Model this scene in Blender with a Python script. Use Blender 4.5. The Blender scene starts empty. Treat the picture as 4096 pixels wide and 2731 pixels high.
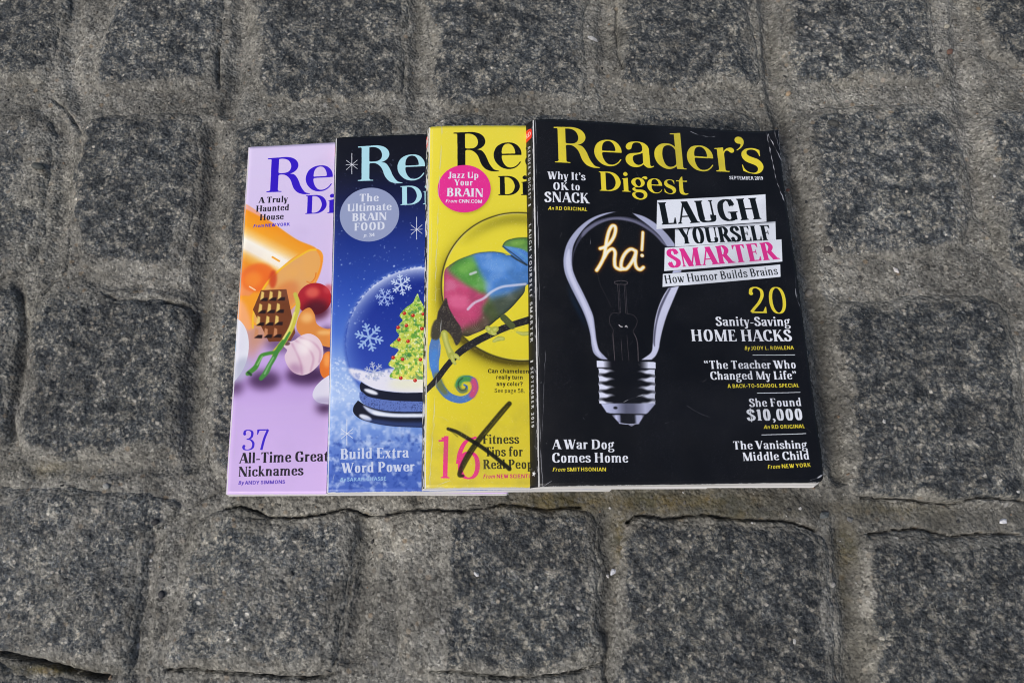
import bpy, bmesh, math, random
import numpy as np
S = bpy.context.scene
# ---------------------------------------------------------------- camera, sky, sun, exposure
cam = bpy.data.objects.new('camera', bpy.data.cameras.new('camera'))
S.collection.objects.link(cam); S.camera = cam
cam.data.sensor_width = 36.; cam.data.lens = 26.02
cam.data.clip_start = .01; cam.data.clip_end = 100.
cam.location = (0, 0, .36013); cam.rotation_euler = (math.radians(17.1274), 0, 0)
SUN_ELEV, SUN_AZ = 47., 228.           # azimuth: clockwise from +y (up in the picture); overcast light from the lower left
w = bpy.data.worlds.new('World'); S.world = w; w.use_nodes = True
nt = w.node_tree; nt.nodes.clear()
sky = nt.nodes.new('ShaderNodeTexSky'); sky.sky_type = 'NISHITA'; sky.sun_disc = False
sky.sun_elevation = math.radians(SUN_ELEV); sky.sun_rotation = math.radians(SUN_AZ)
sky.air_density = 1.; sky.dust_density = 4.; sky.ozone_density = 1.
bg = nt.nodes.new('ShaderNodeBackground'); bg.inputs[1].default_value = .075
wo = nt.nodes.new('ShaderNodeOutputWorld')
nt.links.new(sky.outputs[0], bg.inputs[0]); nt.links.new(bg.outputs[0], wo.inputs[0])
sd = bpy.data.lights.new('sun', 'SUN'); sd.energy = 1.5; sd.angle = math.radians(22); sd.color = (1, .985, .96)
sun = bpy.data.objects.new('sun', sd); S.collection.objects.link(sun)
a, e = math.radians(SUN_AZ), math.radians(SUN_ELEV)
sun.rotation_euler = (math.pi / 2 - e, 0, math.pi - a)
sun.location = (math.sin(a) * math.cos(e), math.cos(a) * math.cos(e), math.sin(e))
S.view_settings.view_transform = 'Standard'; S.view_settings.look = 'None'
S.view_settings.exposure = .42; S.view_settings.gamma = 1.; S.view_settings.use_curve_mapping = False
S.cycles.filter_width = 1.05
# ---------------------------------------------------------------- lattice noise used for relief and print
def _hash(i, j, seed):
    h = (i.astype(np.int64) * 374761393 + j.astype(np.int64) * 668265263 + seed * 1442695041) & 0x7fffffff
    h = ((h ^ (h >> 13)) * 1274126177) & 0x7fffffff
    return ((h ^ (h >> 16)) & 0xffff) / 65535.
def vnoise(x, y, seed=0):
    i, j = np.floor(x), np.floor(y); a, b = x - i, y - j
    i, j = i.astype(np.int64), j.astype(np.int64)
    a = a * a * a * (a * (a * 6 - 15) + 10); b = b * b * b * (b * (b * 6 - 15) + 10)
    return ((_hash(i, j, seed) * (1 - a) + _hash(i + 1, j, seed) * a) * (1 - b) +
            (_hash(i, j + 1, seed) * (1 - a) + _hash(i + 1, j + 1, seed) * a) * b) * 2 - 1
def fbm(x, y, seed=0, octaves=4, gain=.5):
    s, amp, tot = 0., 1., 0.
    for o in range(octaves):
        c, k = math.cos(.7 * o), math.sin(.7 * o)
        s = s + amp * vnoise(x * c - y * k + 17.3 * o, x * k + y * c - 9.1 * o, seed + 31 * o)
        tot += amp; amp *= gain; x, y = x * 2.03, y * 2.03
    return s / tot
# ---------------------------------------------------------------- shape of the fan of magazines
# every cover is a bent sheet: four corners in plan (metres) and a height profile across its width
COVER_W, COVER_H = 133.5, 188.5            # millimetres
CORNERS = {
    'lilac': [(-0.13508, 0.03392), (-0.00158, 0.03421), (-0.01043, 0.2228), (-0.14396, 0.22018)],
    'navy': [(-0.08581, 0.03405), (0.04767, 0.03613), (0.03853, 0.22471), (-0.09496, 0.22149)],
    'yellow': [(-0.03995, 0.03532), (0.09354, 0.03683), (0.08946, 0.22559), (-0.04401, 0.22368)],
    'black': [(0.01175, 0.03553), (0.14621, 0.03898), (0.14339, 0.22611), (0.01075, 0.22579)],
}
PROFILE = {   # (fraction of width, height of the front cover in mm)
    'lilac':  [(0, 5.4), (.2, 6.0), (.4, 6.5), (.65, 6.2), (1, 6.0)],
    'navy':   [(0, 12.3), (.06, 12.7), (.2, 12.6), (.38, 12.3), (.63, 11.8), (.8, 9.6), (1, 7.2)],
    'yellow': [(0, 19.2), (.05, 19.8), (.15, 19.4), (.3, 18.3), (.42, 17.2), (.7, 13.6), (1, 9.9)],
    'black':  [(0, 22.8), (.06, 23.5), (.12, 23.3), (.3, 20.9), (.45, 18.3), (.6, 15.9), (.8, 13.0), (1, 10.9)],
}
THICK = {'lilac': (5.0, 5.2), 'navy': (5.6, 5.4), 'yellow': (6.4, 5.6), 'black': (5.9, 7.6)}   # at spine, at fore edge
SHEAR = {'lilac': .25, 'navy': .7, 'yellow': 1.9, 'black': 3.6}      # how far the spine leans out, mm
BOW = {'lilac': .00135, 'navy': .0014, 'yellow': .0012, 'black': 0.}          # the head of a cover bows a little
_prof = {}
def profile(name, f):
    if name not in _prof:
        k = np.array(PROFILE[name], float)
        x = np.linspace(0, 1, 401)
        y = np.interp(x, k[:, 0], k[:, 1])
        pad = 60
        e = np.concatenate([2 * y[0] - y[pad:0:-1], y, 2 * y[-1] - y[-2:-pad - 2:-1]])
        ker = np.hanning(49); ker /= ker.sum()
        _prof[name] = (x, np.convolve(e, ker, 'same')[pad:-pad])
    return np.interp(f, *_prof[name])
def sheet(name, u, v):
    """point of the front cover at u, v millimetres from its bottom left corner -> metres"""
    a, b = np.asarray(u, float) / COVER_W, np.asarray(v, float) / COVER_H
    bl, br, tr, tl = [np.array(c) for c in CORNERS[name]]
    x = (1-a)*(1-b)*bl[0] + a*(1-b)*br[0] + a*b*tr[0] + (1-a)*b*tl[0]
    y = (1-a)*(1-b)*bl[1] + a*(1-b)*br[1] + a*b*tr[1] + (1-a)*b*tl[1]
    y = y + BOW[name] * 4 * a * (1 - a) * b
    z = profile(name, a) + 0 * b
    ph = {'lilac': 0., 'navy': 1.7, 'yellow': 3.1, 'black': 4.4}[name]      # paper never lies quite flat
    z = z + .32 * np.sin(a * 7.1 + b * 4.3 + ph) * np.sin(b * 8.6 - a * 2.2 + 1.3 * ph) * np.clip(a * 6, 0, 1)
    if name == 'black':     # dog-eared top corner and a slightly lifted lower edge
        d = (np.asarray(u) - 133.5) * .93 + (np.asarray(v) - 188.5) * .22
        z = z + 2.2 * np.clip((d + 9) / 9, 0, 1) ** 1.6 * np.clip((np.asarray(v) - 138) / 50, 0, 1) ** 1.3
        z = z - 1.6 * np.exp(-(((np.asarray(u) - 134) / 7) ** 2 + ((np.asarray(v)) / 7) ** 2))
    if name == 'yellow':
        z = z - .5 * np.exp(-((np.asarray(v)) / 5) ** 2)
    return np.stack([x, y, z / 1000.], -1)
# ---------------------------------------------------------------- the sett paving: outlines on the ground in millimetres
STONES = [   # outline, height of the top (mm), label
    ([(-330.1,348.6),(-274.9,348.6),(-265.1,323.0),(-267.1,298.2),(-265.0,280.1),(-268.8,266.8),(-277.7,267.7),(-292.1,265.4),(-312.0,265.4)], -0.3, 'dark granite paving stone filling the top left corner'),
    ([(-241.3,348.6),(-174.5,348.6),(-172.1,323.0),(-171.1,292.1),(-169.6,266.8),(-178.6,261.0),(-209.9,263.6),(-239.1,263.1),(-243.9,277.1),(-242.4,298.2),(-239.8,323.0)], 0, 'grey granite paving stone at the top edge, right of the dark corner stone'),
    ([(-156.7,348.6),(-64.7,348.6),(-62.8,304.3),(-63.1,277.1),(-65.3,259.0),(-102.7,256.1),(-142.3,257.3),(-149.5,266.8),(-153.6,304.3)], -0.2, "granite paving stone at the top edge above the navy magazine's left end"),
    ([(-48.9,348.6),(41.8,348.6),(43.1,304.3),(44.1,277.1),(40.4,254.4),(1.0,252.1),(-43.3,252.7),(-47.7,265.4),(-47.6,292.1)], -0.1, 'granite paving stone with a bare pale patch at the top edge above the yellow magazine'),
    ([(65.4,348.6),(141.7,348.6),(141.7,307.4),(142.8,283.1),(142.8,267.7),(105.2,263.6),(63.1,265.4),(60.1,277.1),(62.4,307.4)], 0, "dark granite paving stone at the top edge above the black magazine's masthead"),
    ([(165.6,348.6),(252.1,348.6),(249.0,307.4),(249.2,286.1),(249.8,270.7),(207.5,267.7),(160.8,268.3),(158.4,283.1),(160.4,310.5)], 0.1, 'dark granite paving stone with a black crack along its lower edge, top right'),
    ([(288.9,348.6),(334.9,348.6),(317.1,268.3),(294.3,278.3),(279.9,288.5),(277.6,304.3)], 0, 'dark paving stone cut off by the top right corner'),
    ([(-308.6,249.5),(-279.3,250.4),(-265.1,248.1),(-257.6,234.0),(-254.5,206.7),(-251.9,175.3),(-255.0,155.1),(-285.9,145.3)], -0.2, 'mortar smeared paving stone at the left edge, under the dark corner stone'),
    ([(-240.6,243.0),(-214.7,246.4),(-177.3,244.7),(-173.0,225.7),(-171.8,206.7),(-171.7,185.6),(-173.3,165.1),(-177.6,152.2),(-199.8,148.2),(-225.3,150.7),(-234.8,165.1),(-241.1,198.7),(-242.0,223.0)], 0.1, 'tall granite paving stone beside the upper half of the lilac magazine'),
    ([(-157.3,236.8),(-141.0,244.2),(-104.4,246.4),(-66.4,244.7),(-64.0,220.2),(-65.4,180.4),(-69.5,150.2),(-108.3,145.3),(-140.4,147.2),(-153.2,155.1),(-156.2,193.4)], -0.2, 'granite paving stone mostly covered by the tops of the lilac and navy magazines'),
    ([(-151.3,130.8),(-107.4,133.6),(-66.8,133.2),(-62.1,84.6),(-64.3,44.8),(-99.9,42.5),(-144.9,43.7),(-151.0,62.8),(-152.9,95.9)], -0.3, "granite paving stone under the lilac magazine's lower half, a dark strip showing at its left"),
    ([(-46.7,244.2),(-6.4,246.4),(39.2,245.8),(41.5,206.7),(37.5,150.2),(-5.9,145.3),(-44.7,147.7),(-47.4,193.4)], -0.6, 'paving stone mostly covered by the yellow magazine, its top end showing above it'),
    ([(62.4,249.3),(94.5,251.5),(134.6,246.4),(142.4,234.0),(145.8,206.7),(143.1,155.1),(96.5,145.3),(58.0,150.2),(58.1,206.7)], -0.4, 'dark paving stone mostly covered by the black magazine, its top end showing behind the masthead'),
    ([(165.4,243.6),(178.0,250.4),(210.3,252.7),(239.7,252.1),(249.1,242.5),(252.1,212.1),(249.6,185.6),(240.9,166.1),(219.4,158.9),(189.5,159.1),(166.0,163.9),(163.3,185.6),(164.1,212.1)], 0, "large speckled paving stone right of the black magazine's upper half"),
    ([(270.5,248.1),(313.3,251.0),(290.0,145.3),(259.6,152.7),(256.8,180.4),(261.8,220.2)], 0, "speckled paving stone cut off by the right edge, beside the black magazine's masthead row"),
    ([(-250.7,130.3),(-243.6,138.5),(-209.8,139.4),(-191.2,136.0),(-170.5,133.2),(-167.0,127.2),(-168.0,107.3),(-166.7,84.6),(-165.1,62.8),(-166.0,53.8),(-195.8,52.1),(-235.8,53.2),(-246.6,67.1),(-247.3,93.6)], 0.5, 'dark weathered paving stone with a chipped top right corner, left of the lilac magazine'),
    ([(-284.8,140.4),(-271.7,142.8),(-262.4,141.6),(-257.0,126.0),(-252.8,95.9),(-252.2,73.6),(-251.2,54.2),(-265.6,52.1)], -0.4, 'paving stone cut off by the left edge beside the dark weathered stone'),
    ([(-262.0,35.5),(-233.3,37.9),(-193.3,36.3),(-172.1,34.2),(-160.3,30.1),(-168.2,18.2),(-172.4,13.3),(-172.8,-6.2),(-172.9,-31.6),(-173.2,-42.9),(-185.0,-45.4),(-210.3,-40.5),(-247.0,-33.5)], 0.3, 'paving stone in the bottom left corner with black crack below'),
    ([(-137.4,27.7),(-119.3,22.9),(-100.4,24.3),(-80.8,26.9),(-76.0,23.3),(-75.0,1.5),(-77.3,-11.9),(-79.7,-30.5),(-82.1,-42.3),(-104.3,-45.4),(-131.7,-44.1),(-156.2,-42.9),(-158.8,-38.2),(-157.7,-17.6),(-157.0,3.5),(-151.3,18.2)], 0.3, 'pale blotchy paving stone in front of the lilac magazine'),
    ([(-57.5,24.9),(-36.5,27.7),(-7.5,29.9),(15.3,28.1),(31.9,28.1),(39.3,24.9),(40.4,3.5),(41.0,-25.0),(40.9,-39.6),(24.2,-44.3),(-5.1,-46.1),(-34.3,-44.7),(-48.9,-43.2),(-53.0,-17.6),(-55.5,1.5)], 0.4, 'granite paving stone with mortar smeared over its left side, in front of the yellow magazine'),
    ([(55.4,20.4),(60.1,24.5),(87.6,23.5),(126.0,21.9),(142.6,17.9),(149.5,10.1),(148.9,-10.0),(146.4,-36.0),(142.7,-64.4),(46.3,-64.4),(48.3,-17.6),(50.7,11.3)], 0.4, 'dark granite paving stone in front of the black magazine'),
    ([(165.8,14.5),(181.6,17.1),(195.9,18.1),(205.8,14.7),(230.7,16.1),(261.5,16.3),(243.7,-64.4),(159.9,-64.4),(163.0,-26.9),(163.5,-6.2)], 0.2, 'dark granite paving stone in the bottom right corner'),
    ([(164.2,126.5),(171.2,133.2),(199.8,136.0),(231.7,137.5),(254.8,133.2),(258.7,116.6),(256.6,84.6),(251.2,52.1),(245.3,32.2),(208.5,29.9),(192.2,32.4),(163.7,33.8),(164.3,62.8),(166.5,95.9),(162.7,114.2)], 0.3, 'large dark paving stone beside the lower half of the black magazine'),
    ([(278.7,133.2),(321.1,133.2),(296.5,33.4),(259.0,33.4)], 0, None),
    ([(-245.3,-41.1),(-217.5,-43.6),(-197.3,-47.9),(-176.8,-52.1),(-173.2,-74.6),(-238.0,-74.6)], -0.5, 'narrow pale end of a paving stone below the crack, bottom left corner'),
    ([(-160.2,-49.0),(-119.3,-50.4),(-80.5,-51.8),(-77.9,-88.0),(-156.5,-88.0)], -0.5, None),
    ([(-43.0,130.8),(36.0,130.8),(35.6,84.6),(32.4,45.8),(-5.5,42.5),(-40.1,44.8)], -0.8, None),
    ([(57.6,130.8),(138.2,130.8),(135.5,84.6),(131.4,46.9),(89.0,42.5),(53.8,44.8)], -0.8, None),
]
TROUGHS = [  # hollow joints: path, half width, depth
    ([(-161.8,335.7),(-160.3,298.2),(-159.2,265.4),(-161.0,248.1)], 4.9, 3.2),
    ([(-56.3,335.7),(-55.2,292.1),(-55.6,251.0)], 4.2, 2.4),
    ([(54.2,335.7),(52.9,286.1),(53.1,251.0)], 4.0, 1.6),
    ([(153.2,335.7),(151.0,286.1),(151.3,253.8),(154.4,225.7),(157.0,196.1),(157.1,165.1),(157.2,135.6),(158.9,107.3),(159.0,73.6),(158.4,43.7)], 4.7, 4.2),
    ([(268.2,335.7),(261.8,286.1),(259.7,251.0),(257.4,217.5),(254.8,185.6)], 5.4, 2.4),
    ([(-263.5,335.7),(-258.2,298.2),(-257.0,277.1),(-250.1,259.6),(-244.4,245.3)], 4.7, 2.2),
    ([(-253.5,236.8),(-246.8,206.7),(-244.0,175.3),(-244.7,150.2)], 4.2, 2.2),
    ([(-167.8,236.8),(-164.2,201.4),(-163.3,170.2),(-163.8,142.8),(-162.5,116.6),(-159.8,84.6),(-157.8,52.1)], 5.1, 3.8),
    ([(-260.4,142.8),(-252.5,116.6),(-248.8,84.6),(-248.7,62.8)], 3.0, 3),
    ([(-169.1,13.3),(-170.1,-8.1),(-169.2,-30.5),(-169.5,-45.0)], 4.0, 2.6),
    ([(-71.0,22.3),(-68.1,1.5),(-70.0,-17.6),(-73.8,-36.0)], 5.1, 3.6),
    ([(45.9,25.3),(45.4,1.5),(44.7,-26.9),(43.9,-46.8)], 3.0, 3),
    ([(158.0,17.3),(156.6,-8.1),(154.8,-36.0),(153.3,-53.9)], 4.7, 3.4),
    ([(-235.0,46.9),(-205.4,46.2),(-159.3,47.5)], 3.0, 1.5),
    ([(-224.4,145.3),(-199.1,143.3),(-171.6,141.6)], 2.8, 1.6),
    ([(291.5,277.1),(269.3,265.4)], 4.7, 0.8),
]
CRACKS = [
    ([(-137.5,28.1),(-130.9,29.3),(-123.4,26.9),(-116.9,24.1),(-106.6,23.7),(-98.4,24.5),(-89.2,26.1),(-80.9,28.1),(-75.4,26.9),(-70.5,25.1),(-63.2,24.5),(-56.1,26.1),(-48.9,27.3),(-36.5,27.5),(-24.0,27.1),(-14.7,28.1),(-5.4,30.1),(5.0,29.3),(15.3,27.7),(25.7,28.5),(33.0,28.9)], 0.55, 6),
    ([(55.3,21.7),(58.3,24.1),(62.5,25.1),(72.1,23.3),(79.3,24.1),(91.8,25.3),(106.1,23.3),(116.4,22.9),(128.8,22.5),(138.8,20.4),(144.3,18.1)], 0.64, 6),
    ([(168.5,33.4),(181.9,33.0),(194.3,32.2),(202.4,31.0),(210.6,30.3),(219.3,32.6),(227.8,33.4),(235.9,32.2),(244.6,32.0),(258.6,31.4)], 0.64, 5),
    ([(-238.7,-35.3),(-226.6,-37.3),(-214.4,-39.3),(-204.1,-42.2),(-189.9,-45.4),(-182.0,-46.1)], 1.06, 7),
    ([(-156.7,-43.6),(-145.5,-42.9),(-131.7,-44.3),(-119.9,-44.9),(-108.1,-46.1),(-92.5,-46.8),(-80.9,-45.4)], 0.55, 5),
    ([(-37.2,-44.0),(-22.6,-44.3),(-12.8,-45.4),(-1.2,-46.8),(14.4,-46.1),(28.0,-44.3),(41.4,-40.4)], 0.42, 4.5),
    ([(170.1,16.1),(181.7,17.9),(196.0,18.8),(203.0,16.5),(209.9,14.9),(222.5,16.5),(241.3,16.1)], 0.55, 5),
    ([(-212.7,137.5),(-206.3,134.6),(-197.8,134.6),(-190.9,134.1)], 0.72, 3),
    ([(-181.4,133.6),(-174.9,132.2),(-169.0,130.8),(-166.9,127.9)], 1.06, 3.5),
    ([(164.6,270.7),(175.5,270.7),(188.1,271.2),(199.3,270.9)], 0.34, 2.2),
    ([(229.6,294.5),(230.3,286.1),(230.9,277.1),(230.7,272.4)], 0.42, 2.5),
    ([(62.9,319.8),(61.7,304.3),(62.5,286.1),(63.6,277.1)], 0.51, 2.5),
    ([(123.8,272.4),(128.4,273.6),(132.7,274.2)], 0.34, 1.8),
    ([(-263.5,258.1),(-254.8,251.0),(-248.4,242.5),(-242.0,234.0)], 0.64, 2.2),
    ([(-238.0,170.2),(-236.2,157.6),(-237.1,150.2),(-242.4,144.1),(-245.8,138.0)], 0.51, 2),
    ([(-172.1,292.1),(-170.8,277.1),(-168.3,263.9)], 0.85, 3),
    ([(-172.3,21.3),(-170.1,13.3),(-171.5,1.5),(-170.5,-11.9),(-172.0,-25.0),(-172.0,-37.8)], 0.42, 1.3),
    ([(-140.2,37.1),(-147.0,33.4),(-154.7,28.3),(-162.3,23.3),(-168.3,19.2)], 0.47, 1.6),
    ([(-74.4,11.3),(-74.5,-0.4),(-76.1,-11.9),(-77.7,-21.3),(-78.3,-32.4),(-80.8,-41.4)], 0.42, 1.4),
]
PEBBLES = [  # place, radius mm, colour, stretch, name, label
    ((-169.7, 21.5), 1.69, (0.02, 0.02, 0.022), 1.5, 'pebble', 'small black pebble in the joint in front of the lilac magazine'),
    ((-162.9, -10.8), 1.69, (0.03, 0.03, 0.034), 1.1, 'pebble', 'dark angular pebble in the joint beside the pale blotchy stone'),
    ((47.7, -0.8), 1.69, (0.55, 0.56, 0.6), 1.3, 'stone_chip', 'white stone chip in the joint in front of the black magazine'),
    ((149.5, 25.1), 2.33, (0.09, 0.1, 0.1), 1.3, 'gravel_piece', 'grey rough gravel piece off the black magazine’s lower right corner'),
    ((235.6, 22.3), 1.91, (0.7, 0.7, 0.72), 1.6, 'stone_chip', 'bright white chip at the right edge below the large dark stone'),
    ((168.6, 163.1), 2.12, (0.06, 0.055, 0.05), 1.2, 'pebble', 'round dark brown pebble right of the black magazine'),
    ((203.7, 151.2), 1.69, (0.55, 0.52, 0.5), 1.8, 'stone_chip', 'white flat chip on bare mortar right of the black magazine'),
    ((157.8, 140.2), 2.33, (0.24, 0.22, 0.19), 1.2, 'pebble', 'pale rounded pebble touching the black magazine’s fore edge'),
    ((257.7, 307.4), 1.69, (0.32, 0.3, 0.24), 1.2, 'pebble', 'cream round pebble in the mortar at the top right'),
    ((256.4, 289.7), 1.91, (0.13, 0.07, 0.05), 1.4, 'pebble', 'reddish brown pebble in the mortar at the top right'),
    ((-260.7, 211.8), 2.75, (0.06, 0.065, 0.06), 2.2, 'pebble', 'long dark oval pebble in the mortar by the left edge'),
    ((47.0, 298.5), 2.33, (0.36, 0.36, 0.36), 2.2, 'stone_chip', 'pale grey flat chip in the joint above the yellow magazine'),
    ((150.3, 105.4), 1.91, (0.05, 0.06, 0.065), 1.3, 'pebble', 'bluish black pebble beside the black magazine’s fore edge'),
    ((151.4, 199.3), 1.27, (0.16, 0.07, 0.05), 1.5, 'pebble', 'small rust red pebble near the black magazine’s top right corner'),
    ((158.1, 259.9), 1.69, (0.33, 0.24, 0.15), 1.4, 'pebble', 'tan pebble in the joint above the black magazine’s right end'),
    ((180.7, 239.4), 2.54, (0.05, 0.05, 0.045), 1.8, 'pebble', 'dark flat pebble at the top left of the large speckled stone'),
    ((161.9, 23.3), 1.48, (0.12, 0.12, 0.12), 1.2, 'gravel_piece', 'small grey gravel piece beside the joint crossing, lower right'),
    ((150.2, -6.6), 1.27, (0.28, 0.27, 0.25), 1.2, 'pebble', 'pale pebble in the joint between the two dark bottom right stones'),
    ((-16.6, -1.8), 1.27, (0.6, 0.6, 0.6), 1.6, 'stone_chip', 'white chip on the granite stone in front of the yellow magazine'),
    ((-196.4, 38.5), 1.69, (0.3, 0.3, 0.28), 1.4, 'pebble', 'pale grey pebble on the mortar left of the lilac magazine’s foot'),
]
MOSS = [((23.7,31.4),25.4,5.5,0.9),((67.4,31.4),23.3,5.5,0.8),((96.5,31.4),27.5,5.1,0.7),((108.5,26.3),12.7,4.2,0.6),((51.1,15.3),4.2,12.7,0.8),((160.3,11.3),5.5,8.5,0.7),((108.4,25.7),27.5,2.1,0.5),((-209.8,-43.2),25.4,2.1,1.0),((0.8,29.3),12.7,1.7,0.9),((181.2,28.3),25.4,4.2,0.4),((-226.6,46.9),10.6,4.2,0.4),((155.9,-6.2),3.0,16.9,0.3)]   # centre, half sizes (mm), strength
DIRT_SHADE_PATHS = [([(13.3,31.4),(67.3,31.0),(108.8,30.3),(150.1,28.3),(182.7,24.3),(211.4,23.3),(256.9,23.3)],7.6,0.75),([(156.4,201.4),(159.2,165.1),(160.1,126.0),(158.8,89.1),(158.4,52.1),(158.8,31.4)],4.7,0.75),([(160.1,25.3),(158.5,1.5),(156.8,-21.3),(154.3,-53.9)],6.4,0.75),([(45.5,25.3),(45.0,-8.1),(43.8,-50.4)],4.7,0.6),([(-73.0,22.3),(-69.7,1.5),(-71.8,-21.3)],3.8,0.45),([(-169.1,234.0),(-163.1,165.1),(-160.5,107.3),(-158.1,62.8),(-154.8,45.8)],3.8,0.4),([(-247.8,47.9),(-205.5,46.9),(-158.9,44.8)],4.2,0.4),([(-238.4,-36.9),(-210.1,-41.4),(-181.9,-46.8)],3.0,0.8),([(-260.4,142.8),(-252.9,116.6),(-251.0,84.6)],4.2,0.5),([(153.5,323.0),(153.5,274.2),(154.5,234.0)],3.0,0.35),([(-55.8,323.0),(-55.2,253.8)],3.0,0.3)]   # soil and painted shade in the joints: path, reach (mm), strength
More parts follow.
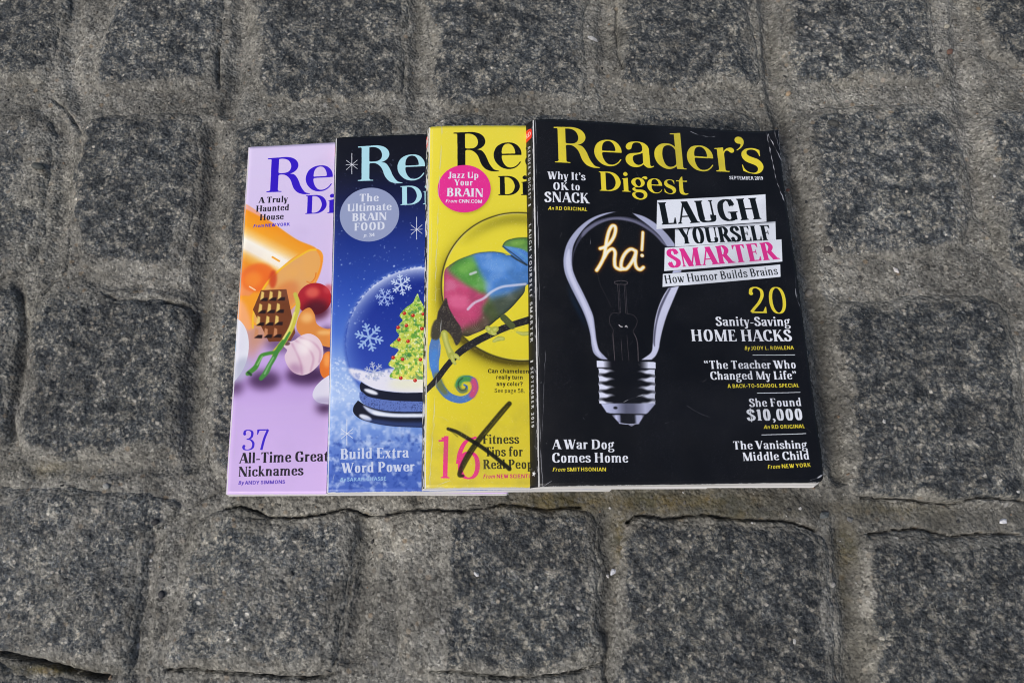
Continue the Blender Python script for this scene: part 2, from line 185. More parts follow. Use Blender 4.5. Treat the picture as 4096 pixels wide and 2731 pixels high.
# ---------------------------------------------------------------- outlines of the printing, millimetres from the top left corner of each cover
MAST = {
    'R': [[(11.11,4.76,1),(17.29,4.62),(21.51,4.57),(24.96,5.59),(27.0,7.55),(27.73,9.89),(27.34,11.87),(26.16,13.47),(24.64,14.48),(23.39,14.89,1),(25.6,15.45),(27.25,17.41),(28.39,19.82),(29.5,22.78),(30.88,25.16),(32.29,26.72),(34.71,27.46,1),(34.65,27.74,1),(32.0,27.82),(29.81,27.39),(27.65,26.28),(26.01,24.34),(25.1,22.48),(24.44,20.33),(23.53,18.19),(22.11,16.49),(20.42,15.41),(18.7,15.18),(17.6,15.3),(17.21,15.81,1),(17.26,24.26,1),(17.68,25.0),(19.33,25.24,1),(19.27,25.68,1),(11.19,25.52,1),(11.25,24.99,1),(12.59,24.87),(13.16,24.32,1),(13.04,6.27,1),(12.82,5.58),(11.05,5.41,1)],[(17.09,5.61,1),(19.0,5.5),(20.97,5.93),(22.55,7.02),(23.55,8.77),(23.86,10.7),(23.48,12.4),(22.58,13.51),(21.2,14.15),(19.47,14.31),(17.75,14.27),(17.14,13.89,1)]],
    'e': [[(39.7,10.79),(42.19,11.04),(44.38,12.28),(46.01,14.54),(46.59,16.74),(46.56,18.13,1),(36.73,18.29,1),(36.23,18.76,1),(36.23,19.93),(36.69,21.83),(37.59,23.7),(39.0,25.13),(40.7,25.52),(42.71,25.04),(44.51,23.68),(45.73,21.94,1),(46.29,22.18,1),(44.99,24.06),(43.17,25.61),(40.91,26.39),(38.69,26.38),(36.27,25.56),(34.13,23.75),(32.64,21.37),(32.02,18.51),(32.37,16.0),(33.6,13.42),(35.66,11.76),(37.69,11.01)],[(36.28,17.29,1),(36.27,15.77),(36.69,13.79),(37.76,12.18),(39.41,11.52),(41.14,11.87),(42.33,13.13),(43.11,15.04),(43.38,16.97,1),(42.99,17.33,1),(36.64,17.47,1)]],
    'a': [[(54.66,10.75),(56.8,10.79),(59.03,11.48),(60.71,12.91),(61.41,14.55,1),(61.56,24.45,1),(62.02,24.98),(62.65,24.99),(63.42,24.66,1),(63.6,25.01,1),(62.6,25.69),(61.07,26.09),(59.83,25.95),(58.64,25.06),(57.94,24.23,1),(56.89,25.04),(55.34,25.84),(53.57,26.15),(51.6,25.87),(49.92,24.83),(48.76,23.25),(48.5,21.33),(48.96,19.91),(50.03,18.72),(51.57,18.05),(53.85,17.67),(55.88,17.32),(57.19,16.59),(57.8,15.65,1),(57.81,13.96),(57.45,12.58),(56.5,11.52),(54.75,11.31),(53.46,11.74),(52.64,12.79),(52.26,14.08),(51.86,15.23),(50.95,15.86),(49.94,15.88),(49.23,15.15),(48.99,14.18),(49.49,12.88),(50.69,11.67),(52.5,11.03)],[(57.89,17.38,1),(57.81,23.18,1),(57.21,23.91),(56.17,24.54),(54.91,24.71),(53.7,24.16),(52.77,22.97),(52.37,21.34),(52.57,20.07),(53.25,19.19),(54.54,18.68),(56.33,18.13)]],
    'd': [[(73.47,4.54,1),(79.27,3.82,1),(79.29,24.14,1),(79.77,24.96),(81.09,25.08,1),(80.99,25.6,1),(75.85,25.65,1),(75.83,24.14,1),(74.22,25.25),(72.24,25.99),(70.31,26.03),(67.91,25.07),(65.85,23.24),(64.53,20.59),(64.18,17.87),(64.65,15.08),(66.05,12.84),(68.1,11.31),(70.64,10.68),(72.86,10.83),(74.48,11.49),(75.78,12.63,1),(75.67,5.0,1),(73.51,5.1,1)],[(71.95,11.82),(73.6,12.07),(74.9,13.15),(75.77,14.47,1),(75.73,21.96,1),(75.51,23.04),(74.31,24.12),(72.89,24.64),(71.25,24.54),(69.96,23.42),(69.03,21.2),(68.54,18.49),(68.64,16.04),(69.16,13.86),(70.24,12.4)]],
    'e2': [[(88.78,10.82),(91.29,10.95),(93.71,12.18),(95.49,14.21),(96.14,16.31),(96.19,18.21,1),(86.45,18.24,1),(86.03,18.67,1),(86.02,20.04),(86.53,22.14),(87.47,24.06),(88.9,25.18),(90.83,25.29),(92.85,24.61),(94.52,23.13),(95.39,21.92,1),(95.95,22.19,1),(94.57,24.04),(92.76,25.53),(90.75,26.18),(88.54,26.11),(86.11,25.36),(84.04,23.67),(82.44,21.19),(81.84,18.18),(82.16,15.72),(83.4,13.18),(85.36,11.51)],[(85.95,16.99,1),(86.03,15.46),(86.61,13.27),(87.7,11.97),(89.28,11.55),(90.91,12.06),(92.19,13.51),(92.84,15.61),(92.98,17.13,1),(92.62,17.43,1),(86.31,17.34,1)]],
    'r': [[(97.26,11.87,1),(102.33,11.07,1),(102.32,13.44,1),(103.6,11.97),(105.38,11.09),(107.08,10.99),(108.12,11.86),(108.23,12.94),(107.64,13.8),(106.63,14.1),(105.68,13.69),(104.9,13.03),(104.07,12.87),(103.16,13.54),(102.51,14.97,1),(102.43,24.3,1),(102.86,25.03),(104.54,25.08,1),(104.42,25.66,1),(97.2,25.75,1),(97.26,25.14,1),(98.4,24.95),(98.87,24.37,1),(98.71,12.3,1),(97.3,12.33,1)]],
    'q': [[(111.6,3.99),(113.1,4.48),(114.03,5.84),(114.08,7.55),(113.45,9.28),(112.15,10.89),(110.63,12.04),(109.79,12.55,1),(109.64,12.09,1),(111.18,10.78),(112.0,9.66),(112.25,8.56,1),(111.58,8.29),(110.46,8.18),(109.42,7.31),(109.15,6.08),(109.67,4.8),(110.58,4.2)]],
    's': [[(117.96,10.57),(120.32,10.84),(122.33,11.69,1),(122.27,15.31,1),(121.79,15.27,1),(121.28,13.59),(120.3,12.24),(118.55,11.54),(116.86,11.61),(115.52,12.29),(114.98,13.39),(115.27,14.61),(116.44,15.49),(118.59,16.32),(120.74,17.16),(122.27,18.49),(123.2,20.14),(123.39,21.98),(122.64,23.84),(121.23,25.27),(119.19,26.04),(116.97,26.03),(114.52,25.52),(112.12,24.55,1),(111.76,20.84,1),(112.18,20.83,1),(112.74,22.7),(113.83,24.18),(115.39,25.18),(117.3,25.5),(119.02,25.04),(120.04,23.94),(120.26,22.7),(119.7,21.5),(118.4,20.63),(116.26,19.8),(114.13,18.81),(112.62,17.19),(112.04,15.22),(112.48,13.19),(114.05,11.58),(115.82,10.82)]],
    'D': [[(33.92,29.78,1),(37.76,29.66),(40.43,29.83),(42.62,30.74),(44.31,32.61),(45.13,35.27),(44.74,37.25),(43.53,39.02),(41.69,40.21),(39.67,40.72),(37.68,40.77,1),(33.94,40.75,1),(34.0,40.37,1),(34.51,40.3),(34.85,40.04,1),(34.82,30.67,1),(34.61,30.31),(33.95,30.17,1)],[(37.35,30.3,1),(38.62,30.35),(40.15,30.89),(41.43,32.17),(42.23,33.97),(42.52,35.66),(42.04,37.64),(41.08,39.15),(39.71,40.0),(37.93,40.27),(37.38,40.05,1)]],
    'i': [[(45.96,33.2,1),(48.98,32.62,1),(48.98,39.92,1),(49.25,40.22),(50.1,40.27,1),(50.03,40.67,1),(45.66,40.67,1),(45.69,40.28,1),(46.31,40.2),(46.59,39.94,1),(46.55,33.51,1),(45.99,33.54,1)],[(47.86,29.32),(48.63,29.62),(49.1,30.46),(48.76,31.27),(47.95,31.64),(47.18,31.45),(46.66,30.69),(46.98,29.85)]],
    'g': [[(54.44,32.22),(55.57,32.27),(56.22,32.6,1),(56.96,31.68),(58.01,31.19),(59.02,31.3),(59.47,32.02),(59.15,32.79),(58.46,33.0),(57.8,32.7),(57.26,32.34),(56.56,32.7,1),(57.51,33.63),(57.87,34.97),(57.45,36.23),(56.37,37.28),(54.77,37.8),(53.42,37.83),(52.74,37.99),(52.6,38.49),(53.02,38.95),(54.02,39.09),(55.81,39.08),(57.36,39.43),(58.42,40.34),(58.84,41.78),(58.34,43.27),(57.04,44.37),(55.45,44.84),(53.67,44.75),(51.93,44.0),(50.89,42.73),(50.84,41.76),(51.33,41.0),(52.13,40.59),(53.04,40.42,1),(51.95,39.99),(51.21,39.31),(51.12,38.82),(51.5,38.19),(52.65,37.63,1),(51.47,36.72),(50.76,35.41),(50.91,34.17),(51.69,33.14),(53.08,32.43)],[(54.39,33.02),(55.26,33.53),(55.75,34.73),(55.74,35.97),(55.16,36.99),(54.47,37.23),(53.71,36.71),(53.11,35.64),(52.96,34.42),(53.35,33.53)],[(53.92,40.66),(55.48,40.71),(56.57,41.18),(56.96,42.14),(56.66,43.25),(55.84,43.95),(54.71,44.09),(53.52,43.55),(52.68,42.63),(52.45,41.67),(52.89,40.96)]],
    'e3': [[(63.15,32.11),(64.84,32.3),(66.14,33.22),(66.94,34.66),(67.05,36.26,1),(61.62,36.27,1),(61.38,36.53,1),(61.41,37.71),(61.89,38.91),(62.72,39.97),(63.82,40.27),(65.19,39.94),(66.15,39.15),(66.62,38.33,1),(66.88,38.49,1),(66.11,39.77),(64.93,40.5),(63.56,40.78),(61.78,40.51),(60.27,39.5),(59.26,37.84),(59.03,35.89),(59.51,34.13),(60.49,32.95),(61.9,32.29)],[(61.44,35.61,1),(61.47,34.5),(61.94,33.23),(63.01,32.54),(64.12,32.85),(64.95,33.91),(65.3,35.38,1),(65.05,35.64,1),(61.61,35.73,1)]],
    's2': [[(71.22,32.19),(72.58,32.3),(73.72,32.85,1),(73.7,34.77,1),(73.47,34.79,1),(73.05,33.52),(72.2,32.7),(71.18,32.6),(70.25,32.96),(69.84,33.85),(70.23,34.7),(71.42,35.37),(72.96,36.13),(74.02,37.06),(74.32,38.4),(73.81,39.66),(72.61,40.48),(71.23,40.73),(69.45,40.43),(68.14,39.77,1),(68.06,37.8,1),(68.29,37.79,1),(68.77,38.99),(69.71,39.97),(71.04,40.33),(72.08,40.02),(72.54,39.13),(72.12,38.17),(70.81,37.38),(69.28,36.62),(68.34,35.56),(68.17,34.58),(68.63,33.31),(69.83,32.43)]],
    't': [[(77.78,30.21),(78.25,30.05,1),(78.33,32.42,1),(80.71,32.39,1),(80.62,33.02,1),(78.34,33.09,1),(78.3,37.65),(78.52,39.12),(79.26,39.81),(80.06,39.76),(80.83,39.59,1),(80.79,40.01,1),(79.88,40.51),(78.73,40.71),(77.38,40.47),(76.42,39.74),(76.13,38.53,1),(76.17,33.01,1),(74.69,33.04,1),(74.8,32.48,1),(76.34,32.38,1),(77.28,30.74)]],
}
ART = {
  'black': [
    ('fill',[[(42.24,52.13,1),(36.53,53.17),(31.18,55.14),(25.82,58.55),(20.43,63.94),(16.16,70.82),(14.26,78.71),(14.64,85.7),(16.97,92.58),(19.98,99.38),(22.97,106.11),(24.88,112.04),(26.07,117.93),(26.55,123.76),(27.47,127.01),(30.53,129.51),(34.03,129.84,1),(32.35,128.05),(30.01,125.18),(28.99,120.82),(28.53,114.95),(27.88,108.27),(26.42,103.79),(23.99,97.78),(22.0,93.24),(20.32,89.44),(18.68,84.07),(18.51,77.84),(19.45,71.52),(22.6,65.46),(26.49,60.53),(31.12,56.76),(36.48,54.15)]],(174,178,206),1,0.15,None),
    ('fill',[[(17.19,73.16),(15.42,78.69),(15.82,84.91),(18.07,91.8),(21.42,99.35),(24.34,107.58),(26.19,114.98),(27.35,123.03),(28.88,127.0),(30.91,128.78),(29.66,125.18),(28.46,120.1),(27.85,114.22),(27.17,108.28),(25.23,103.06),(22.58,97.05),(20.24,91.75),(18.12,85.64),(17.73,79.42)]],(220,222,244),0.8,0.5,None),
    ('fill',[[(19.76,73.09),(22.96,65.84),(26.83,61.32),(31.83,57.54),(37.92,55.56),(43.24,54.86),(48.53,55.1),(55.98,57.75),(62.87,63.1),(67.36,69.74,1),(66.91,70.72,1),(62.68,65.94),(55.81,60.6),(48.43,56.89),(40.88,56.59),(34.03,58.69),(27.89,62.89),(23.25,68.22),(19.69,75.45),(18.51,82.52),(18.49,78.62)]],(60,60,76),1,0.3,None),
    ('fill',[[(24.51,63.8),(28.74,60.06),(34.09,57.31),(40.94,55.45),(48.49,55.91),(55.92,58.81),(63.15,64.71),(67.31,70.39,1),(65.13,69.04),(60.2,63.23),(52.88,58.71),(45.4,56.87),(39.36,56.89),(33.26,59.11),(27.89,62.89),(23.66,67.02)]],(112,112,136),1,0.35,None),
    ('fill',[[(50.2,52.56,1),(56.2,54.22),(62.08,57.86),(67.79,63.68),(71.24,68.77,1),(71.14,70.06,1),(67.31,70.39,1),(63.55,64.28),(58.91,59.64),(53.1,55.04)]],(174,178,206),1,0.3,None),
    ('fill',[[(69.41,83.15,1),(73.59,82.83,1),(73.52,83.77,1),(68.69,84.74,1)]],(200,203,236),1,0.1,None),
    ('fill',[[(71.81,91.27,1),(68.25,98.74),(64.27,107.28),(61.5,114.91),(59.83,120.92),(59.18,123.89),(57.33,127.61),(55.17,129.62,1),(50.14,129.8,1),(55.28,125.82),(56.28,121.75),(57.06,115.79),(58.21,109.74),(60.11,103.61),(62.99,97.38),(66.09,92.64,1)]],(212,214,238),1,0.15,None),
    ('fill',[[(58.52,110.49,1),(60.45,103.98),(63.49,97.75),(66.62,92.62,1),(67.66,92.58,1),(64.15,98.88),(61.26,105.1),(59.2,111.22),(57.6,119.49),(57.2,123.2),(56.72,121.74),(57.27,115.78)]],(96,96,118),1,0.2,None),
    ('fill',[[(15.79,91.07),(18.6,97.89),(21.59,104.63),(23.84,111.32),(25.21,116.47,1),(23.43,112.81),(20.44,106.9),(17.45,100.18)]],(18,36,58),0.8,1.2,None),
    ('line',[(40.6,91.64),(40.7,98.17),(40.69,106.52)],0.26,(112,102,104),0.6,0,None,None),
    ('line',[(41.34,91.61),(41.43,98.14),(41.27,106.5)],0.19,(112,102,104),0.6,0,None,None),
    ('line',[(43.91,91.53),(43.92,98.07),(43.88,106.43)],0.26,(112,102,104),0.6,0,None,None),
    ('line',[(44.72,91.5),(44.65,98.04),(44.61,106.41)],0.22,(112,102,104),0.6,0,None,None),
    ('line',[(39.21,90.21),(42.18,89.5),(45.54,90.15),(45.48,91.08),(42.08,91.51),(39.31,91.13),(39.21,90.21)],0.38,(112,102,104),0.6,0,None,None),
    ('line',[(40.68,106.67),(37.66,106.44),(35.74,108.89),(36.05,112.61),(37.23,114.82),(36.9,118.52),(37.17,130.31)],0.21,(112,102,104),0.6,0,None,None),
    ('line',[(44.16,106.57),(47.75,107.44),(49.34,110.03),(48.5,113.05),(46.97,115.71),(48.36,119.01),(48.53,130.42)],0.21,(112,102,104),0.6,0,None,None),
    ('line',[(37.0,116.68),(37.22,123.65),(37.31,130.31)],0.3,(112,102,104),0.6,0,None,None),
    ('line',[(47.48,116.81),(48.7,120.47),(48.81,130.41)],0.38,(112,102,104),0.6,0,None,None),
    ('line',[(40.85,119.56),(40.88,124.32),(40.93,130.12)],0.22,(112,102,104),0.6,0,None,None),
    ('line',[(43.82,117.64),(43.92,123.53),(44.13,130.07)],0.22,(112,102,104),0.6,0,None,None),
    ('line',[(40.22,112.53),(40.9,113.26),(41.76,113.39)],0.5,(220,215,215),0.9,0,None,None),
    ('line',[(43.2,113.35),(43.81,112.81),(44.2,113.62)],0.5,(220,215,215),0.9,0,None,None),
    ('line',[(30.67,85.31),(32.18,92.24),(34.81,98.31),(36.93,103.59)],0.15,(90,84,84),0.6,0,None,None),
    ('line',[(54.33,84.52),(51.47,94.72),(48.32,104.02)],0.12,(70,66,66),0.5,0,None,None),
    ('line',[(30.56,84.38),(32.69,80.97),(34.56,76.99),(35.5,72.62),(36.48,67.43),(37.97,62.58),(39.58,60.11),(40.85,60.31),(41.05,62.47),(39.8,66.53),(37.24,70.19),(34.78,72.01),(32.83,72.7)],3.6,(150,70,10),0.36,1.0,None,None),
    ('line',[(34.53,77.54),(36.68,74.17),(38.98,72.68),(40.17,74.06),(39.79,78.81),(40.05,82.33),(42.13,83.59),(43.84,83.37)],3.6,(150,70,10),0.36,1.0,None,None),
    ('line',[(50.96,73.48),(48.46,72.47),(45.58,74.65),(43.33,79.08),(43.14,82.61),(45.1,83.32),(48.03,80.07),(50.38,75.64),(50.95,73.64),(50.17,79.2),(50.87,82.47),(52.54,83.34),(54.18,82.02)],3.6,(150,70,10),0.36,1.0,None,None),
    ('line',[(55.12,63.06),(54.6,67.9),(54.01,72.71)],3.06,(150,70,10),0.36,1.0,None,None),
    ('ell',[53.97,75.73],1.34,1.34,0,(150,70,10),0.36,1.0,None),
    ('line',[(30.56,84.38),(32.69,80.97),(34.56,76.99),(35.5,72.62),(36.48,67.43),(37.97,62.58),(39.58,60.11),(40.85,60.31),(41.05,62.47),(39.8,66.53),(37.24,70.19),(34.78,72.01),(32.83,72.7)],2.3,(228,150,20),0.75,0.3,None,None),
    ('line',[(34.53,77.54),(36.68,74.17),(38.98,72.68),(40.17,74.06),(39.79,78.81),(40.05,82.33),(42.13,83.59),(43.84,83.37)],2.3,(228,150,20),0.75,0.3,None,None),
    ('line',[(50.96,73.48),(48.46,72.47),(45.58,74.65),(43.33,79.08),(43.14,82.61),(45.1,83.32),(48.03,80.07),(50.38,75.64),(50.95,73.64),(50.17,79.2),(50.87,82.47),(52.54,83.34),(54.18,82.02)],2.3,(228,150,20),0.75,0.3,None,None),
    ('line',[(55.12,63.06),(54.6,67.9),(54.01,72.71)],1.95,(228,150,20),0.75,0.3,None,None),
    ('ell',[53.97,75.73],1.05,1.05,0,(228,150,20),0.75,0.3,None),
    ('line',[(30.56,84.38),(32.69,80.97),(34.56,76.99),(35.5,72.62),(36.48,67.43),(37.97,62.58),(39.58,60.11),(40.85,60.31),(41.05,62.47),(39.8,66.53),(37.24,70.19),(34.78,72.01),(32.83,72.7)],1.75,(255,214,96),0.95,0.14,None,None),
    ('line',[(34.53,77.54),(36.68,74.17),(38.98,72.68),(40.17,74.06),(39.79,78.81),(40.05,82.33),(42.13,83.59),(43.84,83.37)],1.75,(255,214,96),0.95,0.14,None,None),
    ('line',[(50.96,73.48),(48.46,72.47),(45.58,74.65),(43.33,79.08),(43.14,82.61),(45.1,83.32),(48.03,80.07),(50.38,75.64),(50.95,73.64),(50.17,79.2),(50.87,82.47),(52.54,83.34),(54.18,82.02)],1.75,(255,214,96),0.95,0.14,None,None),
    ('line',[(55.12,63.06),(54.6,67.9),(54.01,72.71)],1.49,(255,214,96),0.95,0.14,None,None),
    ('ell',[53.97,75.73],0.92,0.92,0,(255,214,96),0.95,0.14,None),
    ('line',[(30.56,84.38),(32.69,80.97),(34.56,76.99),(35.5,72.62),(36.48,67.43),(37.97,62.58),(39.58,60.11),(40.85,60.31),(41.05,62.47),(39.8,66.53),(37.24,70.19),(34.78,72.01),(32.83,72.7)],1.25,(255,250,228),1,0.1,None,None),
    ('line',[(34.53,77.54),(36.68,74.17),(38.98,72.68),(40.17,74.06),(39.79,78.81),(40.05,82.33),(42.13,83.59),(43.84,83.37)],1.25,(255,250,228),1,0.1,None,None),
    ('line',[(50.96,73.48),(48.46,72.47),(45.58,74.65),(43.33,79.08),(43.14,82.61),(45.1,83.32),(48.03,80.07),(50.38,75.64),(50.95,73.64),(50.17,79.2),(50.87,82.47),(52.54,83.34),(54.18,82.02)],1.25,(255,250,228),1,0.1,None,None),
    ('line',[(55.12,63.06),(54.6,67.9),(54.01,72.71)],1.06,(255,250,228),1,0.1,None,None),
    ('ell',[53.97,75.73],0.81,0.81,0,(255,250,228),1,0.1,None),
    ('proc','screw',[28.31,130.53,57.25,130.82,27.9,151.01,56.04,150.88]),
    ('ramp',[[(29.62,150.94,1),(55.91,150.81,1),(51.82,155.3,1),(50.88,155.86,1),(34.02,155.64,1),(32.19,155.15,1)]],[29.57,152.05],[55.83,151.93],[(0,(205,210,240)),(0.25,(170,174,205)),(0.45,(96,98,120)),(0.6,(110,112,136)),(0.8,(205,208,240)),(1,(180,184,215))],1,0.12,None),
    ('ell',[36.49,153.02],0.97,0.62,0,(20,20,26),1,0.15,None),
    ('ramp',[[(34.4,156.33,1),(50.15,156.28,1),(47.19,160.43,1),(37.93,160.17,1)]],[34.35,157.56],[50.08,157.53],[(0,(60,60,72)),(0.14,(205,208,240)),(0.24,(150,152,180)),(0.3,(22,22,28)),(0.68,(22,22,28)),(0.76,(190,194,226)),(0.9,(205,208,240)),(1,(80,80,96))],1,0.1,None),
    ('line',[(37.93,160.24),(42.6,160.65),(47.19,160.36)],0.4,(190,192,220),1,0,None,None),
    ('line',[(42.59,160.86),(43.67,161.26),(44.81,160.71)],0.7,(150,150,170),1,0,None,None),
    ('mast',[0.0,0.0],[0.0,0.0],(236,216,56)),
    ('text', 'SEPTEMBER 2019', 'sans', [103.93, 30.15], [122.46, 29.52], 2.07, (234, 237, 243), 1, 0),
    ('text', 'Why It’s', 'head', [7.05, 35.17], [26.9, 35.32], 4.36, (234, 237, 243), 1, 0),
    ('text', 'OK to', 'head', [10.12, 41.12], [23.73, 41.1], 4.17, (234, 237, 243), 1, 0),
    ('text', 'SNACK', 'head', [5.31, 47.92], [28.72, 48.18], 5.7, (234, 237, 243), 1, 0),
    ('text', 'An RD ORIGINAL', 'sans', [7.03, 52.29], [27.06, 52.49], 1.98, (236, 216, 56), 1, 0),
    ('fill',[[(71.98,60.56,1),(126.04,53.77,1),(124.97,64.35,1),(71.25,70.22,1)]],(236,240,247),1,0,None),
    ('fill',[[(71.98,60.56,1),(121.14,54.28,1),(126.04,53.77,1),(125.96,54.44,1),(72.26,61.25,1)]],(120,124,134),0.7,0.5,None),
    ('fill',[[(63.76,44.68,1),(122.64,37.98,1),(121.24,54.05,1),(62.3,61.02,1)]],(236,240,247),1,0,None),
    ('fill',[[(65.91,71.01,1),(127.92,63.99,1),(126.76,76.6,1),(64.69,83.65,1)]],(236,240,247),1,0,None),
    ('fill',[[(63.93,85.18,1),(125.43,78.18,1),(124.77,85.02,1),(63.25,92.11,1)]],(236,240,247),1,0,None),
    ('text', 'LAUGH', 'caps', [65.27, 58.41], [118.69, 52.58], 12.43, (14, 20, 22), 1, 0),
    ('text', 'YOURSELF', 'caps', [73.7, 68.58], [122.79, 64.47], 8.56, (14, 20, 22), 1, 0),
    ('text', 'SMARTER', 'caps', [67.11, 81.78], [125.81, 75.12], 9.78, (236, 50, 146), 1, 0),
    ('text', 'How Humor Builds Brains', 'text', [64.88, 90.23], [123.74, 83.7], 4.3, (14, 20, 22), 1, 0),
    ('text', '20', 'fine', [107.05, 104.63], [125.88, 104.64], 13.87, (236, 216, 56), 1, 0),
    ('text', 'Sanity-Saving', 'head', [88.74, 111.7], [126.72, 111.2], 4.72, (234, 237, 243), 1, 0),
    ('text', 'HOME HACKS', 'head', [75.85, 119.79], [126.61, 119.19], 5.94, (234, 237, 243), 1, 0),
    ('text', 'By JODY L. ROHLENA', 'sans', [102.05, 123.93], [126.88, 123.53], 1.9, (236, 216, 56), 1, 0),
    ('text', '“The Teacher Who', 'head', [81.01, 133.73], [126.65, 133.18], 4.16, (234, 237, 243), 1, 0),
    ('text', 'Changed My Life”', 'head', [83.52, 139.1], [126.41, 138.6], 4.12, (234, 237, 243), 1, 0),
    ('text', 'A BACK-TO-SCHOOL SPECIAL', 'sans', [91.46, 143.14], [126.95, 142.62], 1.91, (236, 216, 56), 1, 0),
    ('text', 'She Found', 'head', [101.12, 152.44], [126.82, 151.98], 4.04, (234, 237, 243), 1, 0),
    ('text', '$10,000', 'head', [99.24, 159.14], [126.63, 158.76], 5.45, (234, 237, 243), 1, 0),
    ('text', 'An RD ORIGINAL', 'sans', [106.84, 163.09], [127.09, 162.72], 1.85, (236, 216, 56), 1, 0),
    ('text', 'The Vanishing', 'head', [91.42, 172.67], [127.01, 172.53], 3.87, (234, 237, 243), 1, 0),
    ('text', 'Middle Child', 'head', [95.46, 178.09], [127.2, 177.66], 3.97, (234, 237, 243), 1, 0),
    ('text', 'From NEW YORK', 'sans', [106.69, 181.95], [127.59, 181.15], 1.91, (236, 216, 56), 1, 0),
    ('text', 'A War Dog', 'head', [6.59, 171.8], [35.11, 172.17], 4.33, (234, 237, 243), 1, 0),
    ('text', 'Comes Home', 'head', [6.52, 177.91], [41.26, 178.26], 4.41, (234, 237, 243), 1, 0),
    ('text', 'From SMITHSONIAN', 'sans', [6.55, 181.84], [30.77, 182.14], 1.76, (236, 216, 56), 1, 0),
    ('line',[(105.84,126.53),(126.94,126.25)],0.32,(234,237,243),1,0,None,None),
    ('line',[(105.77,145.64),(127.07,145.19)],0.32,(234,237,243),1,0,None,None),
    ('line',[(105.59,165.93),(127.19,165.4)],0.32,(234,237,243),1,0,None,None),
    ('crease',[(127.23,0.33),(128.01,9.55),(128.99,19.51),(129.64,28.67),(131.29,37.71),(133.24,44.04)],0.4,0.75,0),
    ('crease',[(128.08,1.92),(130.94,10.45),(133.98,18.9)],0.4,0.8,1),
    ('crease',[(131.24,-0.72),(132.77,8.37),(134.17,18.17)],0.3,0.6,2),
    ('crease',[(85.32,2.57),(89.4,4.24),(94.27,5.06),(98.55,4.61)],0.25,0.7,3),
    ('crease',[(27.99,67.27),(28.0,70.38)],0.2,0.5,4),
    ('crease',[(132.52,85.11),(131.85,92.77),(132.55,97.58)],0.4,0.7,5),
    ('crease',[(131.49,91.58),(131.88,96.7),(133.23,102.49)],0.35,0.7,6),
    ('crease',[(38.88,151.08),(42.84,149.13),(46.79,147.8),(49.77,146.8)],0.22,0.75,7),
    ('crease',[(126.4,187.42),(130.75,186.15),(133.93,184.3)],0.6,0.8,8),
    ('crease',[(1.88,188.57),(4.02,187.16),(6.16,186.03)],0.3,0.7,9),
    ('crease',[(-0.52,0.26),(0.07,25.77),(-0.17,61.51),(-0.09,99.91)],0.22,0.5,10),
    ('crease',[(1.5,0.36),(1.8,33.18),(1.87,61.6),(2.0,100.01)],0.28,0.6,11),
    ('crease',[(1.12,93.54),(1.36,127.62),(1.33,159.83),(1.94,188.57)],0.28,0.5,12),
    ('crease',[(0.36,100.47),(0.39,140.68),(-0.22,188.2)],0.22,0.5,13),
    ('crease',[(4.61,124.43),(3.54,140.8),(2.28,166.1)],0.15,0.5,14),
    ('crease',[(70.68,151.83),(76.91,155.71),(82.64,157.66)],0.15,0.35,15),
    ('crease',[(59.62,160.25),(63.58,159.28),(66.71,160.88)],0.12,0.4,16),
    ('proc','wear','black'),
  ],
  'lilac': [
    ('ramp',None,[13.55,7.57],[21.92,181.68],[(0,(222,206,240)),(0.45,(216,196,236)),(0.72,(196,160,224)),(0.8,(206,176,230)),(1,(214,184,236))],1,0,None),
    ('ell',[15.51,132.62],8.02,4.77,0,(52,22,60),0.8,3,None),
    ('ell',[36.62,130.46],10.44,5.07,0,(52,22,60),0.85,3,None),
    ('ell',[45.99,146.87],4.24,3.09,0,(52,22,60),0.95,3,None),
    ('ell',[1.19,136.07],4.33,3.82,0,(52,22,60),0.7,3,None),
    ('ell',[45.99,113.24],3.74,7.76,0,(52,22,60),0.95,3,None),
    ('ell',[24.78,112.8],10.0,5.89,0,(52,22,60),0.55,3,None),
    ('fill',[[(4.2,92.77),(18.16,91.94),(29.06,93.69),(24.41,104.22),(15.97,111.9),(10.65,117.64),(7.86,123.42),(5.53,115.53)]],(206,140,90),0.75,4,None),
    ('fill',[[(-3.51,33.55,1),(0.34,34.92),(28.06,56.8),(39.41,63.47),(41.66,68.73,1),(24.36,83.44,1),(6.69,106.45,1),(-8.04,93.54,1),(-11.52,41.0,1)]],(248,160,36),1,0.5,None),
    ('ramp',[[(-3.51,33.55,1),(0.34,34.92),(28.06,56.8),(39.41,63.47),(28.57,69.57),(15.76,77.34,1),(5.63,87.72,1),(-9.63,87.16,1),(-11.52,41.0,1)]],[15.44,46.15],[-3.45,77.54],[(0,(242,170,150)),(0.03,(246,150,20)),(0.22,(250,166,36)),(0.33,(253,208,124)),(0.42,(254,248,232)),(0.54,(252,242,220)),(0.62,(250,190,84)),(0.72,(246,150,26)),(0.9,(246,132,40)),(1,(246,150,84))],1,0.4,None),
    ('ell',[9.53,77.7],8.96,7.99,0,(240,104,34),0.85,1,None),
    ('ell',[6.91,78.87],4.77,4.48,0,(252,150,50),0.7,2,None),
    ('fill',[[(-8.46,87.2,1),(1.66,90.09),(6.23,98.27),(8.44,106.51,1),(-7.21,106.02,1)]],(252,176,130),0.8,1.5,None),
    ('ell',[25.07,83.59],25.5,9.97,2.253,(244,158,50),1,0,None),
    ('ell',[25.07,83.59],24.8,9.270000000000001,2.253,(236,172,92),1,0.3,None),
    ('ell',[22.07,90.59],12,6.5,2.253,(226,122,52),0.7,2.2,None),
    ('rimring',[25.07,83.59],25.15,9.620000000000001,2.253,0.75,(252,164,44),0.9),
